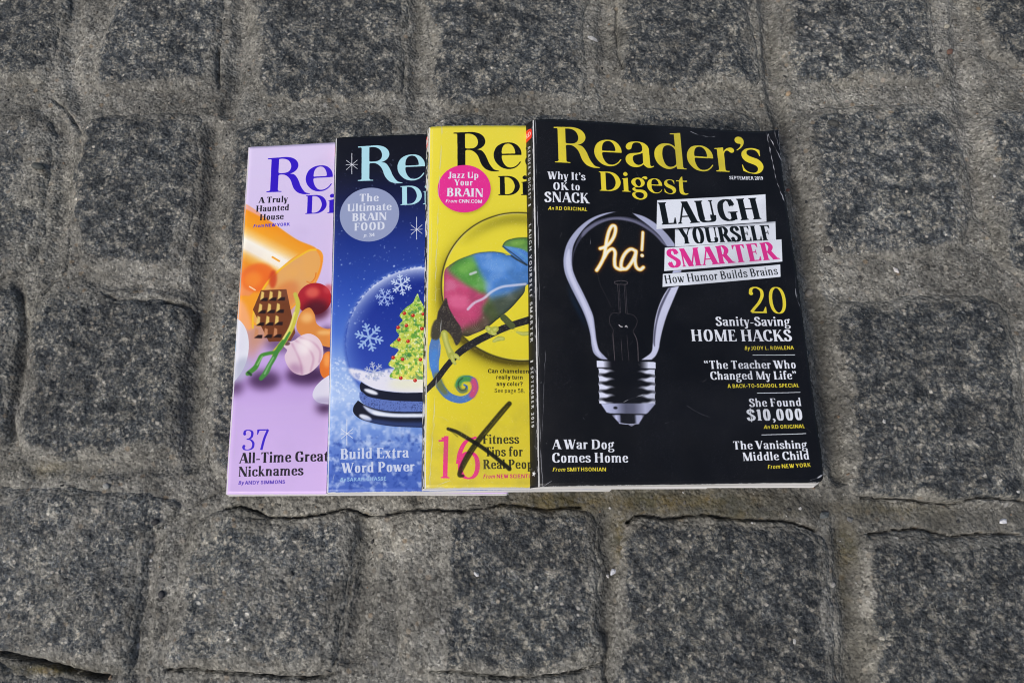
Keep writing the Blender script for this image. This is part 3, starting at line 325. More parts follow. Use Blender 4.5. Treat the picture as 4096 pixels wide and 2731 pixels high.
    ('line',[(39.41,63.47),(36.12,63.49),(30.84,66.42),(23.86,71.31),(18.09,76.17),(13.06,82.95),(9.9,90.4),(8.25,97.85),(8.37,105.27)],0.9,(250,200,40),0.95,0.15,None,None),
    ('line',[(39.71,63.48),(41.74,67.44),(42.05,71.96),(41.01,77.05),(38.53,83.3)],1.0,(250,150,40),0.9,0.2,None,None),
    ('line',[(34.92,80.98),(36.71,81.67),(39.0,79.21),(39.51,76.36)],0.6,(232,130,40),1,0,None,None),
    ('line',[(16.44,66.54),(20.17,69.07)],1.0,(250,170,50),1,0,None,None),
    ('line',[(5.35,82.63),(8.41,84.66)],0.7,(255,215,170),1,0,None,None),
    ('ell',[17.33,79.01],2.03,5.09,0,(206,70,30),0.9,0.8,None),
    ('ell',[39.03,90.5],8.79,8.65,0,(176,22,34),1,0,None),
    ('ell',[40.08,96.4],7.0,5.52,0,(70,8,26),0.85,2.5,None),
    ('ell',[38.05,87.04],3.53,2.81,0,(232,96,74),0.85,1.3,None),
    ('ell',[45.95,85.38],2.35,2.5,0,(214,60,60),0.7,1,None),
    ('fill',[[(11.37,84.78,1),(24.53,84.83,1),(30.0,108.37,1),(27.86,112.56,1),(16.89,112.87,1),(7.82,95.34,1)]],(116,60,28),1,0,None),
    ('fill',[[(11.7,85.3,1),(13.1,86.12,1),(13.07,89.14,1),(11.19,90.45,1)]],(238,204,112),0.95,0.1,None),
    ('fill',[[(11.15,90.7,1),(13.07,89.14,1),(15.13,89.1,1),(14.99,90.98,1)]],(34,14,12),1,0.1,None),
    ('fill',[[(16.08,85.36,1),(17.48,86.18,1),(17.56,89.14,1),(15.67,90.44,1)]],(238,204,112),0.95,0.1,None),
    ('fill',[[(15.69,90.75,1),(17.56,89.14,1),(19.57,89.15,1),(19.47,91.03,1)]],(34,14,12),1,0.1,None),
    ('fill',[[(20.52,85.36,1),(21.92,86.18,1),(21.99,89.13,1),(20.16,90.49,1)]],(238,204,112),0.95,0.1,None),
    ('fill',[[(20.17,90.74,1),(21.99,89.13,1),(24.05,89.14,1),(23.95,91.01,1)]],(34,14,12),1,0.1,None),
    ('fill',[[(11.04,92.08,1),(12.44,92.88,1),(12.47,95.82,1),(10.55,97.18,1)]],(238,204,112),0.95,0.1,None),
    ('fill',[[(10.5,97.43,1),(12.47,95.82,1),(14.58,95.83,1),(14.38,97.69,1)]],(34,14,12),1,0.1,None),
    ('fill',[[(15.57,92.06,1),(16.96,92.87,1),(17.04,95.8,1),(15.12,97.16,1)]],(238,204,112),0.95,0.1,None),
    ('fill',[[(15.13,97.41,1),(17.04,95.8,1),(19.16,95.81,1),(19.01,97.67,1)]],(34,14,12),1,0.1,None),
    ('fill',[[(20.05,92.11,1),(21.5,92.92,1),(21.63,95.84,1),(19.75,97.14,1)]],(238,204,112),0.95,0.1,None),
    ('fill',[[(19.76,97.45,1),(21.63,95.84,1),(23.74,95.79,1),(23.64,97.71,1)]],(34,14,12),1,0.1,None),
    ('fill',[[(10.4,98.73,1),(11.84,99.52,1),(11.83,102.49,1),(9.91,103.79,1)]],(238,204,112),0.95,0.1,None),
    ('fill',[[(9.87,104.03,1),(11.83,102.49,1),(14.04,102.44,1),(13.84,104.28,1)]],(34,14,12),1,0.1,None),
    ('fill',[[(15.02,98.77,1),(16.46,99.56,1),(16.55,102.47,1),(14.63,103.76,1)]],(238,204,112),0.95,0.1,None),
    ('fill',[[(14.59,104.06,1),(16.55,102.47,1),(18.71,102.48,1),(18.62,104.32,1)]],(34,14,12),1,0.1,None),
    ('fill',[[(19.64,98.74,1),(21.14,99.54,1),(21.27,102.44,1),(19.35,103.79,1)]],(238,204,112),0.95,0.1,None),
    ('fill',[[(19.3,104.03,1),(21.27,102.44,1),(23.43,102.45,1),(23.34,104.28,1)]],(34,14,12),1,0.1,None),
    ('fill',[[(9.71,105.38,1),(11.21,106.17,1),(11.25,109.05,1),(9.24,110.39,1)]],(206,140,96),0.95,0.1,None),
    ('fill',[[(9.25,110.63,1),(11.25,109.05,1),(13.45,109.05,1),(13.32,110.88,1)]],(34,14,12),1,0.1,None),
    ('fill',[[(14.48,105.35,1),(15.97,106.13,1),(16.06,109.01,1),(14.1,110.36,1)]],(206,140,96),0.95,0.1,None),
    ('fill',[[(14.06,110.6,1),(16.06,109.01,1),(18.32,109.02,1),(18.18,110.84,1)]],(34,14,12),1,0.1,None),
    ('fill',[[(19.25,105.38,1),(20.74,106.16,1),(20.88,109.04,1),(18.97,110.32,1)]],(206,140,96),0.95,0.1,None),
    ('fill',[[(18.92,110.62,1),(20.88,109.04,1),(23.13,108.98,1),(23.05,110.86,1)]],(34,14,12),1,0.1,None),
    ('fill',[[(32.98,97.15),(36.72,95.25),(39.34,98.65),(40.75,103.98),(45.84,106.71),(49.58,106.13,1),(49.8,116.55,1),(44.81,115.82),(37.22,111.78),(32.78,109.72),(30.44,105.71),(31.2,100.43)]],(224,140,62),1,0,None),
    ('ell',[35.62,100.55],3.15,2.65,0,(250,196,120),0.8,1.5,None),
    ('ell',[44.63,108.66],3.75,1.18,0,(252,206,130),0.7,1,None),
    ('ell',[46.61,125.5],3.82,7.0,0.1,(230,120,40),1,0,None),
    ('ell',[46.24,122.93],1.55,3.84,0,(250,170,90),0.8,1,None),
    ('fill',[[(23.92,114.74),(25.42,113.14),(27.6,113.0),(29.75,112.27),(32.79,110.04),(37.14,109.03),(41.58,111.54),(44.08,116.45),(44.04,121.62),(41.7,126.07),(37.81,129.52),(34.17,130.55),(29.81,129.08),(26.56,125.18),(25.12,120.63),(26.22,117.41),(24.92,116.07)]],(232,206,216),1,0,None),
    ('line',[(28.58,114.2),(31.28,119.46),(33.33,124.66),(34.15,130.11)],1.0,(178,110,150),0.38,0.5,None,None),
    ('line',[(30.39,112.61),(36.13,116.31),(39.4,121.54),(38.4,128.57)],1.0,(178,110,150),0.38,0.5,None,None),
    ('line',[(32.19,110.69),(39.16,113.77),(42.71,118.37),(42.57,124.16)],1.0,(178,110,150),0.38,0.5,None,None),
    ('ell',[34.86,115.64],3.73,4.54,0.3,(252,240,238),0.85,2,None),
    ('ell',[30.96,127.18],3.7,2.56,0.4,(150,90,140),0.5,2,None),
    ('ell',[26.08,114.01],1.5,1.05,0,(96,60,56),0.9,0.3,None),
    ('fill',[[(47.67,130.61,1),(43.47,133.72),(40.53,137.47),(39.74,141.22),(41.96,144.04),(45.63,145.14),(50.49,145.37,1),(50.09,129.37,1)]],(226,222,238),1,0,None),
    ('ell',[45.59,143.77],5.46,1.86,0,(170,158,196),0.7,1.5,None),
    ('fill',[[(-5.54,98.55,1),(-0.78,99.37),(3.21,102.86),(5.85,108.28),(6.91,115.57),(5.99,123.37),(3.27,129.74),(-0.17,134.13,1),(-4.85,137.22,1)]],(232,232,240),1,0,None),
    ('ell',[3.11,127.16],4.36,7.07,0.5,(176,180,200),0.7,2,None),
    ('fill',[[(-0.33,111.73,1),(0.42,111.75,1),(0.77,117.35,1),(0.04,117.65,1)]],(176,206,232),1,0,None),
    ('line',[(29.15,87.62),(30.81,93.07),(29.62,100.39),(27.95,106.31),(24.75,112.14),(21.24,117.29),(20.07,118.88)],2.5,(206,196,66),1,0.15,[0.8,1,0.9,1.1,1.3],None),
    ('line',[(27.09,108.26),(23.58,114.08),(20.66,118.25),(17.57,118.82),(13.58,120.01),(12.19,122.89),(10.81,126.09),(7.27,129.21)],2.3,(70,140,52),1,0.15,[0.5,0.9,1.2,0.8,0.8,0.9,1.1,1],None),
    ('line',[(21.27,117.94),(19.59,121.79),(17.89,124.98),(16.23,128.8),(13.92,131.82)],2.4,(64,136,56),1,0.15,[0.9,1,1,1.2,0.9],None),
    ('line',[(29.2,97.71),(26.98,105.62),(24.09,111.47)],1.0,(236,226,120),1,0.15,None,None),
    ('line',[(19.56,121.15),(17.3,125.61),(15.65,129.43)],0.9,(120,180,110),1,0.15,None,None),
    ('line',[(13.92,120.48),(11.67,124.82)],0.8,(130,190,110),1,0.15,None,None),
    ('line',[(7.42,128.57),(8.86,129.89)],1.2,(30,70,34),1,0.2,None,None),
    ('mast',[0.13,2.88],[-1.23,1.69],(52,20,196)),
    ('text', 'A Truly', 'head', [7.36, 34.84], [23.13, 34.77], 3.59, (20, 16, 26), 1, 0),
    ('text', 'Haunted', 'head', [6.47, 39.85], [23.79, 39.8], 3.57, (20, 16, 26), 1, 0),
    ('text', 'House', 'head', [8.7, 44.99], [21.35, 44.97], 3.54, (20, 16, 26), 1, 0),
    ('text', 'From NEW YORK', 'sans', [5.46, 49.12], [24.82, 48.99], 1.89, (70, 50, 196), 1, 0),
    ('text', '37', 'fine', [6.59, 167.55], [19.39, 167.35], 10.02, (58, 30, 200), 1, 0),
    ('text', 'All-Time Great', 'head', [5.51, 173.77], [48.33, 173.0], 5.0, (20, 16, 26), 1, 0),
    ('text', 'Nicknames', 'head', [5.72, 180.13], [36.65, 179.57], 4.72, (20, 16, 26), 1, 0),
    ('text', 'By ANDY SIMMONS', 'sans', [5.77, 183.89], [27.98, 183.49], 1.7, (84, 54, 180), 1, 0),
    ('crease',[(3.74,155.51),(3.16,162.84),(2.82,171.89)],0.2,0.35,60),
    ('crease',[(0.4,0.32),(8.21,0.32),(19.46,0.06)],0.3,0.6,61),
    ('proc','wear','lilac'),
  ],
  'navy': [
    ('ramp',None,[23.87,0.07],[24.63,179.4],[(0,(14,14,22)),(0.1,(14,15,30)),(0.2,(18,24,66)),(0.34,(28,50,134)),(0.5,(44,80,180)),(0.62,(76,116,206)),(0.72,(150,180,232)),(0.8,(176,200,240)),(0.88,(112,148,218)),(1,(72,104,190))],1,0,None),
    ('mottle',[[(-1.17,123.09,1),(29.25,129.8,1),(47.14,140.62,1),(46.38,189.92,1),(-0.7,189.21,1)]],2.4,5,(206,220,246),0.05,0.6,0.7,0.3,None),
    ('mottle',[[(-0.75,164.23,1),(46.82,161.04,1),(46.38,189.92,1),(-0.7,189.21,1)]],1.6,9,(40,72,160),0.1,0.55,0.75,0.3,None),
    ('mottle',[[(-0.5,150.43,1),(13.84,153.28,1),(46.83,159.86,1),(46.71,167.51,1),(8.2,168.61,1),(-0.71,166.01,1)]],2.0,12,(214,228,250),-0.2,0.5,0.6,0.8,None),
    ('mottle',[[(-1.17,123.09,1),(15.31,123.76,1),(15.56,147.28,1),(-1.78,146.74,1)]],0.9,13,(226,236,252),0.25,0.45,0.8,0.12,None),
    ('ell',[46.2,115.43],39.97,39.5,0,(100,136,214),0.5,1.2,None),
    ('ell',[46.2,115.43],38.86,38.42,0,(36,62,160),1,1.5,None),
    ('proc','globe',[46.2,115.43],38.49),
    ('fill',[[(9.32,129.21),(15.38,130.04),(20.82,131.45),(29.25,129.8),(47.3,130.14,1),(47.11,142.45,1),(34.0,141.92),(22.67,140.15),(18.46,138.19),(15.44,135.94),(11.8,133.66)]],(232,230,240),1,0.6,None),
    ('mottle',[[(9.31,128.27,1),(29.25,129.18,1),(47.32,128.89,1),(47.22,135.71,1),(13.63,134.96,1)]],1.2,21,(60,86,176),0.15,0.5,0.5,0.3,None),
    ('ell',[38.81,137.42],10.17,3.06,0,(240,240,190),0.6,2.5,None),
    ('clip','tree',[[(44.08,93.76),(45.9,97.42),(47.09,100.73),(50.12,104.04,1),(49.61,135.75,1),(29.25,133.84),(30.75,131.08),(31.66,129.86),(28.65,127.92),(29.85,125.44),(32.88,121.72),(33.61,120.35),(29.37,118.15),(31.07,116.28),(33.88,113.14),(32.42,110.21),(34.13,107.0),(35.67,105.09),(34.14,102.77),(37.24,98.57),(40.65,96.0),(42.23,92.72),(43.18,91.08)]]),
    ('ramp',None,[31.68,99.75],[49.78,125.8],[(0,(170,206,80)),(0.5,(206,216,84)),(1,(226,226,100))],1,0,'tree'),
    ('mottle',None,1.5,33,(70,150,50),0.0,0.4,0.75,0,'tree'),
    ('mottle',None,0.8,35,(250,250,200),0.2,0.5,0.8,0,'tree'),
    ('mottle',None,2.2,36,(40,110,80),0.25,0.6,0.6,0,'tree'),
    ('ell',[36.49,101.51],0.92,0.92,0,(196,40,30),1,0,None),
    ('ell',[36.24,101.17],0.31,0.31,0,(240,150,120),1,0,None),
    ('ell',[40.79,102.71],0.92,0.92,0,(196,40,30),1,0,None),
    ('ell',[40.54,102.38],0.31,0.31,0,(240,150,120),1,0,None),
    ('ell',[45.84,102.02],0.92,0.92,0,(196,40,30),1,0,None),
    ('ell',[45.6,101.68],0.31,0.31,0,(240,150,120),1,0,None),
    ('ell',[37.5,107.92],0.92,0.92,0,(196,40,30),1,0,None),
    ('ell',[37.26,107.59],0.31,0.31,0,(240,150,120),1,0,None),
    ('ell',[45.14,109.68],0.92,0.92,0,(196,40,30),1,0,None),
    ('ell',[44.9,109.35],0.31,0.31,0,(240,150,120),1,0,None),
    ('ell',[33.81,115.12],0.91,0.91,0,(196,40,30),1,0,None),
    ('ell',[33.57,114.8],0.3,0.3,0,(240,150,120),1,0,None),
    ('ell',[38.25,116.11],0.91,0.91,0,(196,40,30),1,0,None),
    ('ell',[38.01,115.79],0.3,0.3,0,(240,150,120),1,0,None),
    ('ell',[35.53,125.18],0.91,0.91,0,(196,40,30),1,0,None),
    ('ell',[35.29,124.86],0.3,0.3,0,(240,150,120),1,0,None),
    ('ell',[44.23,125.46],0.91,0.91,0,(196,40,30),1,0,None),
    ('ell',[43.99,125.14],0.3,0.3,0,(240,150,120),1,0,None),
    ('ell',[34.64,134.57],0.9,0.9,0,(196,40,30),1,0,None),
    ('ell',[34.4,134.26],0.3,0.3,0,(240,150,120),1,0,None),
    ('ell',[41.52,135.87],0.9,0.9,0,(196,40,30),1,0,None),
    ('ell',[41.28,135.56],0.3,0.3,0,(240,150,120),1,0,None),
    ('ell',[33.4,108.8],0.92,0.92,0,(196,40,30),1,0,None),
    ('ell',[33.15,108.48],0.31,0.31,0,(240,150,120),1,0,None),
    ('ell',[30.94,124.21],0.91,0.91,0,(196,40,30),1,0,None),
    ('ell',[30.7,123.88],0.3,0.3,0,(240,150,120),1,0,None),
    ('fill',[[(15.44,135.94,1),(14.86,138.09),(15.49,140.56),(18.5,143.09),(24.47,144.77),(32.79,145.85,1),(48.24,146.42,1),(48.32,141.86,1),(34.0,141.74),(22.67,139.84),(17.86,137.56)]],(14,18,40),1,0,None),
    ('ell',[20.28,141.0],3.59,1.04,0.35,(236,238,246),1,0.4,None),
    ('fill',[[(14.78,141.16,1),(14.93,144.22),(17.94,147.64),(24.48,149.91),(33.95,151.0,1),(48.16,151.06,1),(48.24,146.42,1),(32.79,145.73),(23.87,144.57),(18.5,143.09),(15.79,140.88)]],(96,120,190),1,0,None),
    ('mottle',[[(14.78,141.16,1),(14.93,144.22),(17.94,147.64),(24.48,149.91),(33.95,151.0,1),(48.16,151.06,1),(48.24,146.42,1),(32.79,145.73),(23.87,144.57),(18.5,143.09),(15.79,140.88)]],0.5,41,(30,40,90),0.1,0.5,0.6,0,None),
    ('fill',[[(14.04,145.11,1),(12.0,148.1),(11.92,150.82),(14.44,153.59),(19.78,155.81),(29.21,157.79),(48.03,158.99,1),(48.16,151.24,1),(33.95,151.0),(24.48,149.91),(17.94,147.64)]],(12,16,36),1,0,None),
    ('fill',[[(16.45,147.6),(20.92,149.53),(29.22,151.51),(48.14,152.14,1),(48.11,154.05,1),(29.21,153.49),(21.53,152.25),(18.55,150.38)]],(206,214,236),1,0.5,None),
    ('fill',[[(20.93,150.74),(29.22,152.11),(48.13,152.74,1),(48.12,153.33,1),(29.21,153.01),(21.53,151.77)]],(240,244,250),1,0.4,None),
    ('ell',[17.69,153.49],3.25,1.2,0.4,(228,232,244),1,0.5,None),
    ('fill',[[(15.63,153.92,1),(20.96,156.14),(29.21,157.91),(48.03,158.99,1),(48.07,156.32,1),(31.57,155.75),(24.49,154.72)]],(70,100,180),0.5,0.8,None),
    ('proc','flakes',7),
    ('line',[(35.05,86.25),(39.89,88.24)],0.74,(206,222,246),0.9,0,None,None),
    ('line',[(37.2,87.15),(37.55,88.7)],0.63,(206,222,246),0.9,0,None,None),
    ('line',[(37.2,87.15),(38.41,86.28)],0.63,(206,222,246),0.9,0,None,None),
    ('line',[(38.52,87.7),(38.81,89.25)],0.63,(206,222,246),0.9,0,None,None),
    ('line',[(38.52,87.7),(39.67,86.82)],0.63,(206,222,246),0.9,0,None,None),
    ('line',[(35.05,86.25),(35.93,91.74)],0.74,(206,222,246),0.9,0,None,None),
    ('line',[(35.46,88.71),(34.38,89.71)],0.63,(206,222,246),0.9,0,None,None),
    ('line',[(35.46,88.71),(36.77,89.32)],0.63,(206,222,246),0.9,0,None,None),
    ('line',[(35.69,90.2),(34.61,91.19)],0.63,(206,222,246),0.9,0,None,None),
    ('line',[(35.69,90.2),(37.0,90.81)],0.63,(206,222,246),0.9,0,None,None),
    ('line',[(35.05,86.25),(31.09,89.69)],0.74,(206,222,246),0.9,0,None,None),
    ('line',[(33.24,87.82),(31.87,87.33)],0.63,(206,222,246),0.9,0,None,None),
    ('line',[(33.24,87.82),(33.42,89.37)],0.63,(206,222,246),0.9,0,None,None),
    ('line',[(32.23,88.75),(30.85,88.26)],0.63,(206,222,246),0.9,0,None,None),
    ('line',[(32.23,88.75),(32.4,90.3)],0.63,(206,222,246),0.9,0,None,None),
    ('line',[(35.05,86.25),(30.19,84.24)],0.74,(206,222,246),0.9,0,None,None),
    ('line',[(32.89,85.35),(32.53,83.79)],0.63,(206,222,246),0.9,0,None,None),
    ('line',[(32.89,85.35),(31.69,86.22)],0.63,(206,222,246),0.9,0,None,None),
    ('line',[(31.57,84.8),(31.27,83.24)],0.63,(206,222,246),0.9,0,None,None),
    ('line',[(31.57,84.8),(30.43,85.67)],0.63,(206,222,246),0.9,0,None,None),
    ('line',[(35.05,86.25),(34.16,80.72)],0.74,(206,222,246),0.9,0,None,None),
    ('line',[(34.64,83.79),(35.72,82.78)],0.63,(206,222,246),0.9,0,None,None),
    ('line',[(34.64,83.79),(33.31,83.17)],0.63,(206,222,246),0.9,0,None,None),
    ('line',[(34.4,82.29),(35.49,81.28)],0.63,(206,222,246),0.9,0,None,None),
    ('line',[(34.4,82.29),(33.08,81.67)],0.63,(206,222,246),0.9,0,None,None),
    ('line',[(35.05,86.25),(39.03,82.81)],0.74,(206,222,246),0.9,0,None,None),
    ('line',[(36.86,84.69),(38.24,85.18)],0.63,(206,222,246),0.9,0,None,None),
    ('line',[(36.86,84.69),(36.68,83.13)],0.63,(206,222,246),0.9,0,None,None),
    ('line',[(37.88,83.75),(39.26,84.23)],0.63,(206,222,246),0.9,0,None,None),
    ('line',[(37.88,83.75),(37.71,82.19)],0.63,(206,222,246),0.9,0,None,None),
    ('line',[(26.73,92.77),(31.27,93.41)],0.66,(170,192,238),0.85,0,None,None),
    ('line',[(28.76,93.02),(29.36,94.25)],0.55,(170,192,238),0.85,0,None,None),
    ('line',[(28.76,93.02),(29.54,92.02)],0.55,(170,192,238),0.85,0,None,None),
    ('line',[(29.96,93.18),(30.55,94.41)],0.55,(170,192,238),0.85,0,None,None),
    ('line',[(29.96,93.18),(30.79,92.18)],0.55,(170,192,238),0.85,0,None,None),
    ('line',[(26.73,92.77),(28.59,97.23)],0.66,(170,192,238),0.85,0,None,None),
    ('line',[(27.58,94.78),(26.87,95.9)],0.55,(170,192,238),0.85,0,None,None),
    ('line',[(27.58,94.78),(28.83,95.0)],0.55,(170,192,238),0.85,0,None,None),
    ('line',[(28.06,96.0),(27.41,97.13)],0.55,(170,192,238),0.85,0,None,None),
    ('line',[(28.06,96.0),(29.37,96.23)],0.55,(170,192,238),0.85,0,None,None),
    ('line',[(26.73,92.77),(24.13,96.65)],0.66,(170,192,238),0.85,0,None,None),
    ('line',[(25.55,94.52),(24.3,94.42)],0.55,(170,192,238),0.85,0,None,None),
    ('line',[(25.55,94.52),(26.03,95.82)],0.55,(170,192,238),0.85,0,None,None),
    ('line',[(24.84,95.52),(23.59,95.42)],0.55,(170,192,238),0.85,0,None,None),
    ('line',[(24.84,95.52),(25.32,96.81)],0.55,(170,192,238),0.85,0,None,None),
    ('line',[(26.73,92.77),(22.19,92.11)],0.66,(170,192,238),0.85,0,None,None),
    ('line',[(24.7,92.51),(24.1,91.27)],0.55,(170,192,238),0.85,0,None,None),
    ('line',[(24.7,92.51),(23.93,93.51)],0.55,(170,192,238),0.85,0,None,None),
    ('line',[(23.51,92.35),(22.9,91.1)],0.55,(170,192,238),0.85,0,None,None),
    ('line',[(23.51,92.35),(22.68,93.34)],0.55,(170,192,238),0.85,0,None,None),
    ('line',[(26.73,92.77),(24.86,88.27)],0.66,(170,192,238),0.85,0,None,None),
    ('line',[(25.89,90.75),(26.6,89.62)],0.55,(170,192,238),0.85,0,None,None),
    ('line',[(25.89,90.75),(24.63,90.52)],0.55,(170,192,238),0.85,0,None,None),
    ('line',[(25.4,89.52),(26.06,88.38)],0.55,(170,192,238),0.85,0,None,None),
    ('line',[(25.4,89.52),(24.08,89.28)],0.55,(170,192,238),0.85,0,None,None),
    ('line',[(26.73,92.77),(29.35,88.87)],0.66,(170,192,238),0.85,0,None,None),
    ('line',[(27.92,91.01),(29.18,91.11)],0.55,(170,192,238),0.85,0,None,None),
    ('line',[(27.92,91.01),(27.44,89.71)],0.55,(170,192,238),0.85,0,None,None),
    ('line',[(28.64,90.0),(29.89,90.1)],0.55,(170,192,238),0.85,0,None,None),
    ('line',[(28.64,90.0),(28.15,88.7)],0.55,(170,192,238),0.85,0,None,None),
    ('line',[(19.17,113.57),(25.84,115.57)],0.97,(160,190,232),0.9,0,None,None),
    ('line',[(22.17,114.45),(22.79,116.39)],0.81,(160,190,232),0.9,0,None,None),
    ('line',[(22.17,114.45),(23.57,113.14)],0.81,(160,190,232),0.9,0,None,None),
    ('line',[(23.94,115.01),(24.56,116.95)],0.81,(160,190,232),0.9,0,None,None),
    ('line',[(23.94,115.01),(25.34,113.7)],0.81,(160,190,232),0.9,0,None,None),
    ('line',[(19.17,113.57),(21.06,120.53)],0.97,(160,190,232),0.9,0,None,None),
    ('line',[(20.05,116.74),(18.78,118.17)],0.81,(160,190,232),0.9,0,None,None),
    ('line',[(20.05,116.74),(21.89,117.38)],0.81,(160,190,232),0.9,0,None,None),
    ('line',[(20.55,118.61),(19.29,120.03)],0.81,(160,190,232),0.9,0,None,None),
    ('line',[(20.55,118.61),(22.39,119.24)],0.81,(160,190,232),0.9,0,None,None),
    ('line',[(19.17,113.57),(14.46,118.53)],0.97,(160,190,232),0.9,0,None,None),
    ('line',[(17.05,115.81),(15.15,115.36)],0.81,(160,190,232),0.9,0,None,None),
    ('line',[(17.05,115.81),(17.5,117.8)],0.81,(160,190,232),0.9,0,None,None),
    ('line',[(15.78,117.17),(13.89,116.66)],0.81,(160,190,232),0.9,0,None,None),
    ('line',[(15.78,117.17),(16.23,119.1)],0.81,(160,190,232),0.9,0,None,None),
    ('line',[(19.17,113.57),(12.47,111.53)],0.97,(160,190,232),0.9,0,None,None),
    ('line',[(16.16,112.69),(15.53,110.74)],0.81,(160,190,232),0.9,0,None,None),
    ('line',[(16.16,112.69),(14.77,114.0)],0.81,(160,190,232),0.9,0,None,None),
    ('line',[(14.38,112.12),(13.74,110.16)],0.81,(160,190,232),0.9,0,None,None),
    ('line',[(14.38,112.12),(12.99,113.42)],0.81,(160,190,232),0.9,0,None,None),
    ('line',[(19.17,113.57),(17.26,106.52)],0.97,(160,190,232),0.9,0,None,None),
    ('line',[(18.28,110.38),(19.55,108.94)],0.81,(160,190,232),0.9,0,None,None),
    ('line',[(18.28,110.38),(16.43,109.73)],0.81,(160,190,232),0.9,0,None,None),
    ('line',[(17.77,108.49),(19.04,107.04)],0.81,(160,190,232),0.9,0,None,None),
    ('line',[(17.77,108.49),(15.92,107.84)],0.81,(160,190,232),0.9,0,None,None),
    ('line',[(19.17,113.57),(23.91,108.56)],0.97,(160,190,232),0.9,0,None,None),
    ('line',[(21.29,111.33),(23.19,111.77)],0.81,(160,190,232),0.9,0,None,None),
    ('line',[(21.29,111.33),(20.85,109.31)],0.81,(160,190,232),0.9,0,None,None),
    ('line',[(22.57,109.95),(24.47,110.46)],0.81,(160,190,232),0.9,0,None,None),
    ('line',[(22.57,109.95),(22.12,107.99)],0.81,(160,190,232),0.9,0,None,None),
    ('line',[(21.73,130.98),(26.12,132.47)],0.66,(190,196,214),0.8,0,None,None),
    ('line',[(23.72,131.66),(24.02,132.97)],0.55,(190,196,214),0.8,0,None,None),
    ('line',[(23.72,131.66),(24.68,130.81)],0.55,(190,196,214),0.8,0,None,None),
    ('line',[(24.86,132.06),(25.22,133.37)],0.55,(190,196,214),0.8,0,None,None),
    ('line',[(24.86,132.06),(25.88,131.22)],0.55,(190,196,214),0.8,0,None,None),
    ('line',[(21.73,130.98),(22.77,135.6)],0.66,(190,196,214),0.8,0,None,None),
    ('line',[(22.22,133.05),(21.32,134.01)],0.55,(190,196,214),0.8,0,None,None),
    ('line',[(22.22,133.05),(23.42,133.58)],0.55,(190,196,214),0.8,0,None,None),
    ('line',[(22.46,134.29),(21.57,135.26)],0.55,(190,196,214),0.8,0,None,None),
    ('line',[(22.46,134.29),(23.67,134.82)],0.55,(190,196,214),0.8,0,None,None),
    ('line',[(21.73,130.98),(18.37,134.11)],0.66,(190,196,214),0.8,0,None,None),
    ('line',[(20.23,132.37),(18.96,132.02)],0.55,(190,196,214),0.8,0,None,None),
    ('line',[(20.23,132.37),(20.47,133.68)],0.55,(190,196,214),0.8,0,None,None),
    ('line',[(19.33,133.21),(18.06,132.86)],0.55,(190,196,214),0.8,0,None,None),
    ('line',[(19.33,133.21),(19.58,134.52)],0.55,(190,196,214),0.8,0,None,None),
    ('line',[(21.73,130.98),(17.31,129.47)],0.66,(190,196,214),0.8,0,None,None),
    ('line',[(19.73,130.3),(19.42,128.98)],0.55,(190,196,214),0.8,0,None,None),
    ('line',[(19.73,130.3),(18.77,131.14)],0.55,(190,196,214),0.8,0,None,None),
    ('line',[(18.58,129.89),(18.2,128.57)],0.55,(190,196,214),0.8,0,None,None),
    ('line',[(18.58,129.89),(17.56,130.73)],0.55,(190,196,214),0.8,0,None,None),
    ('line',[(21.73,130.98),(20.67,126.33)],0.66,(190,196,214),0.8,0,None,None),
    ('line',[(21.23,128.91),(22.13,127.94)],0.55,(190,196,214),0.8,0,None,None),
    ('line',[(21.23,128.91),(20.02,128.37)],0.55,(190,196,214),0.8,0,None,None),
    ('line',[(20.98,127.65),(21.88,126.68)],0.55,(190,196,214),0.8,0,None,None),
    ('line',[(20.98,127.65),(19.77,127.11)],0.55,(190,196,214),0.8,0,None,None),
    ('line',[(21.73,130.98),(25.09,127.83)],0.66,(190,196,214),0.8,0,None,None),
    ('line',[(23.23,129.59),(24.49,129.94)],0.55,(190,196,214),0.8,0,None,None),
    ('line',[(23.23,129.59),(22.98,128.27)],0.55,(190,196,214),0.8,0,None,None),
    ('line',[(24.13,128.74),(25.39,129.09)],0.55,(190,196,214),0.8,0,None,None),
    ('line',[(24.13,128.74),(23.88,127.42)],0.55,(190,196,214),0.8,0,None,None),
    ('mast',[1.27,1.43],[0.89,1.24],(178,226,236)),
    ('line',[(9.08,10.17),(9.27,22.62)],0.32,(232,234,240),1,0,None,None),
    ('line',[(6.14,16.97),(12.22,17.07)],0.28,(232,234,240),1,0,None,None),
    ('line',[(6.22,14.24),(12.13,19.65)],0.28,(232,234,240),1,0,None,None),
    ('line',[(6.32,19.85),(12.06,14.47)],0.28,(232,234,240),1,0,None,None),
    ('line',[(43.15,49.16),(43.01,61.59)],0.32,(232,234,240),1,0,None,None),
    ('line',[(40.12,56.15),(46.02,56.07)],0.28,(232,234,240),1,0,None,None),
    ('line',[(40.26,53.6),(45.87,58.48)],0.28,(232,234,240),1,0,None,None),
    ('line',[(40.21,58.84),(45.93,53.64)],0.28,(232,234,240),1,0,None,None),
    ('line',[(8.89,154.24),(9.1,166.45)],0.32,(232,234,240),1,0,None,None),
    ('line',[(6.17,161.1),(11.83,161.01)],0.28,(232,234,240),1,0,None,None),
    ('line',[(6.24,158.84),(11.74,163.14)],0.28,(232,234,240),1,0,None,None),
    ('line',[(6.33,163.49),(11.68,158.86)],0.28,(232,234,240),1,0,None,None),
    ('ell',[18.76,46.6],15.38,15.38,0,(150,160,194),1,0,None),
    ('text', 'The', 'head', [13.49, 39.06], [23.57, 39.26], 4.45, (222, 226, 236), 1, 0),
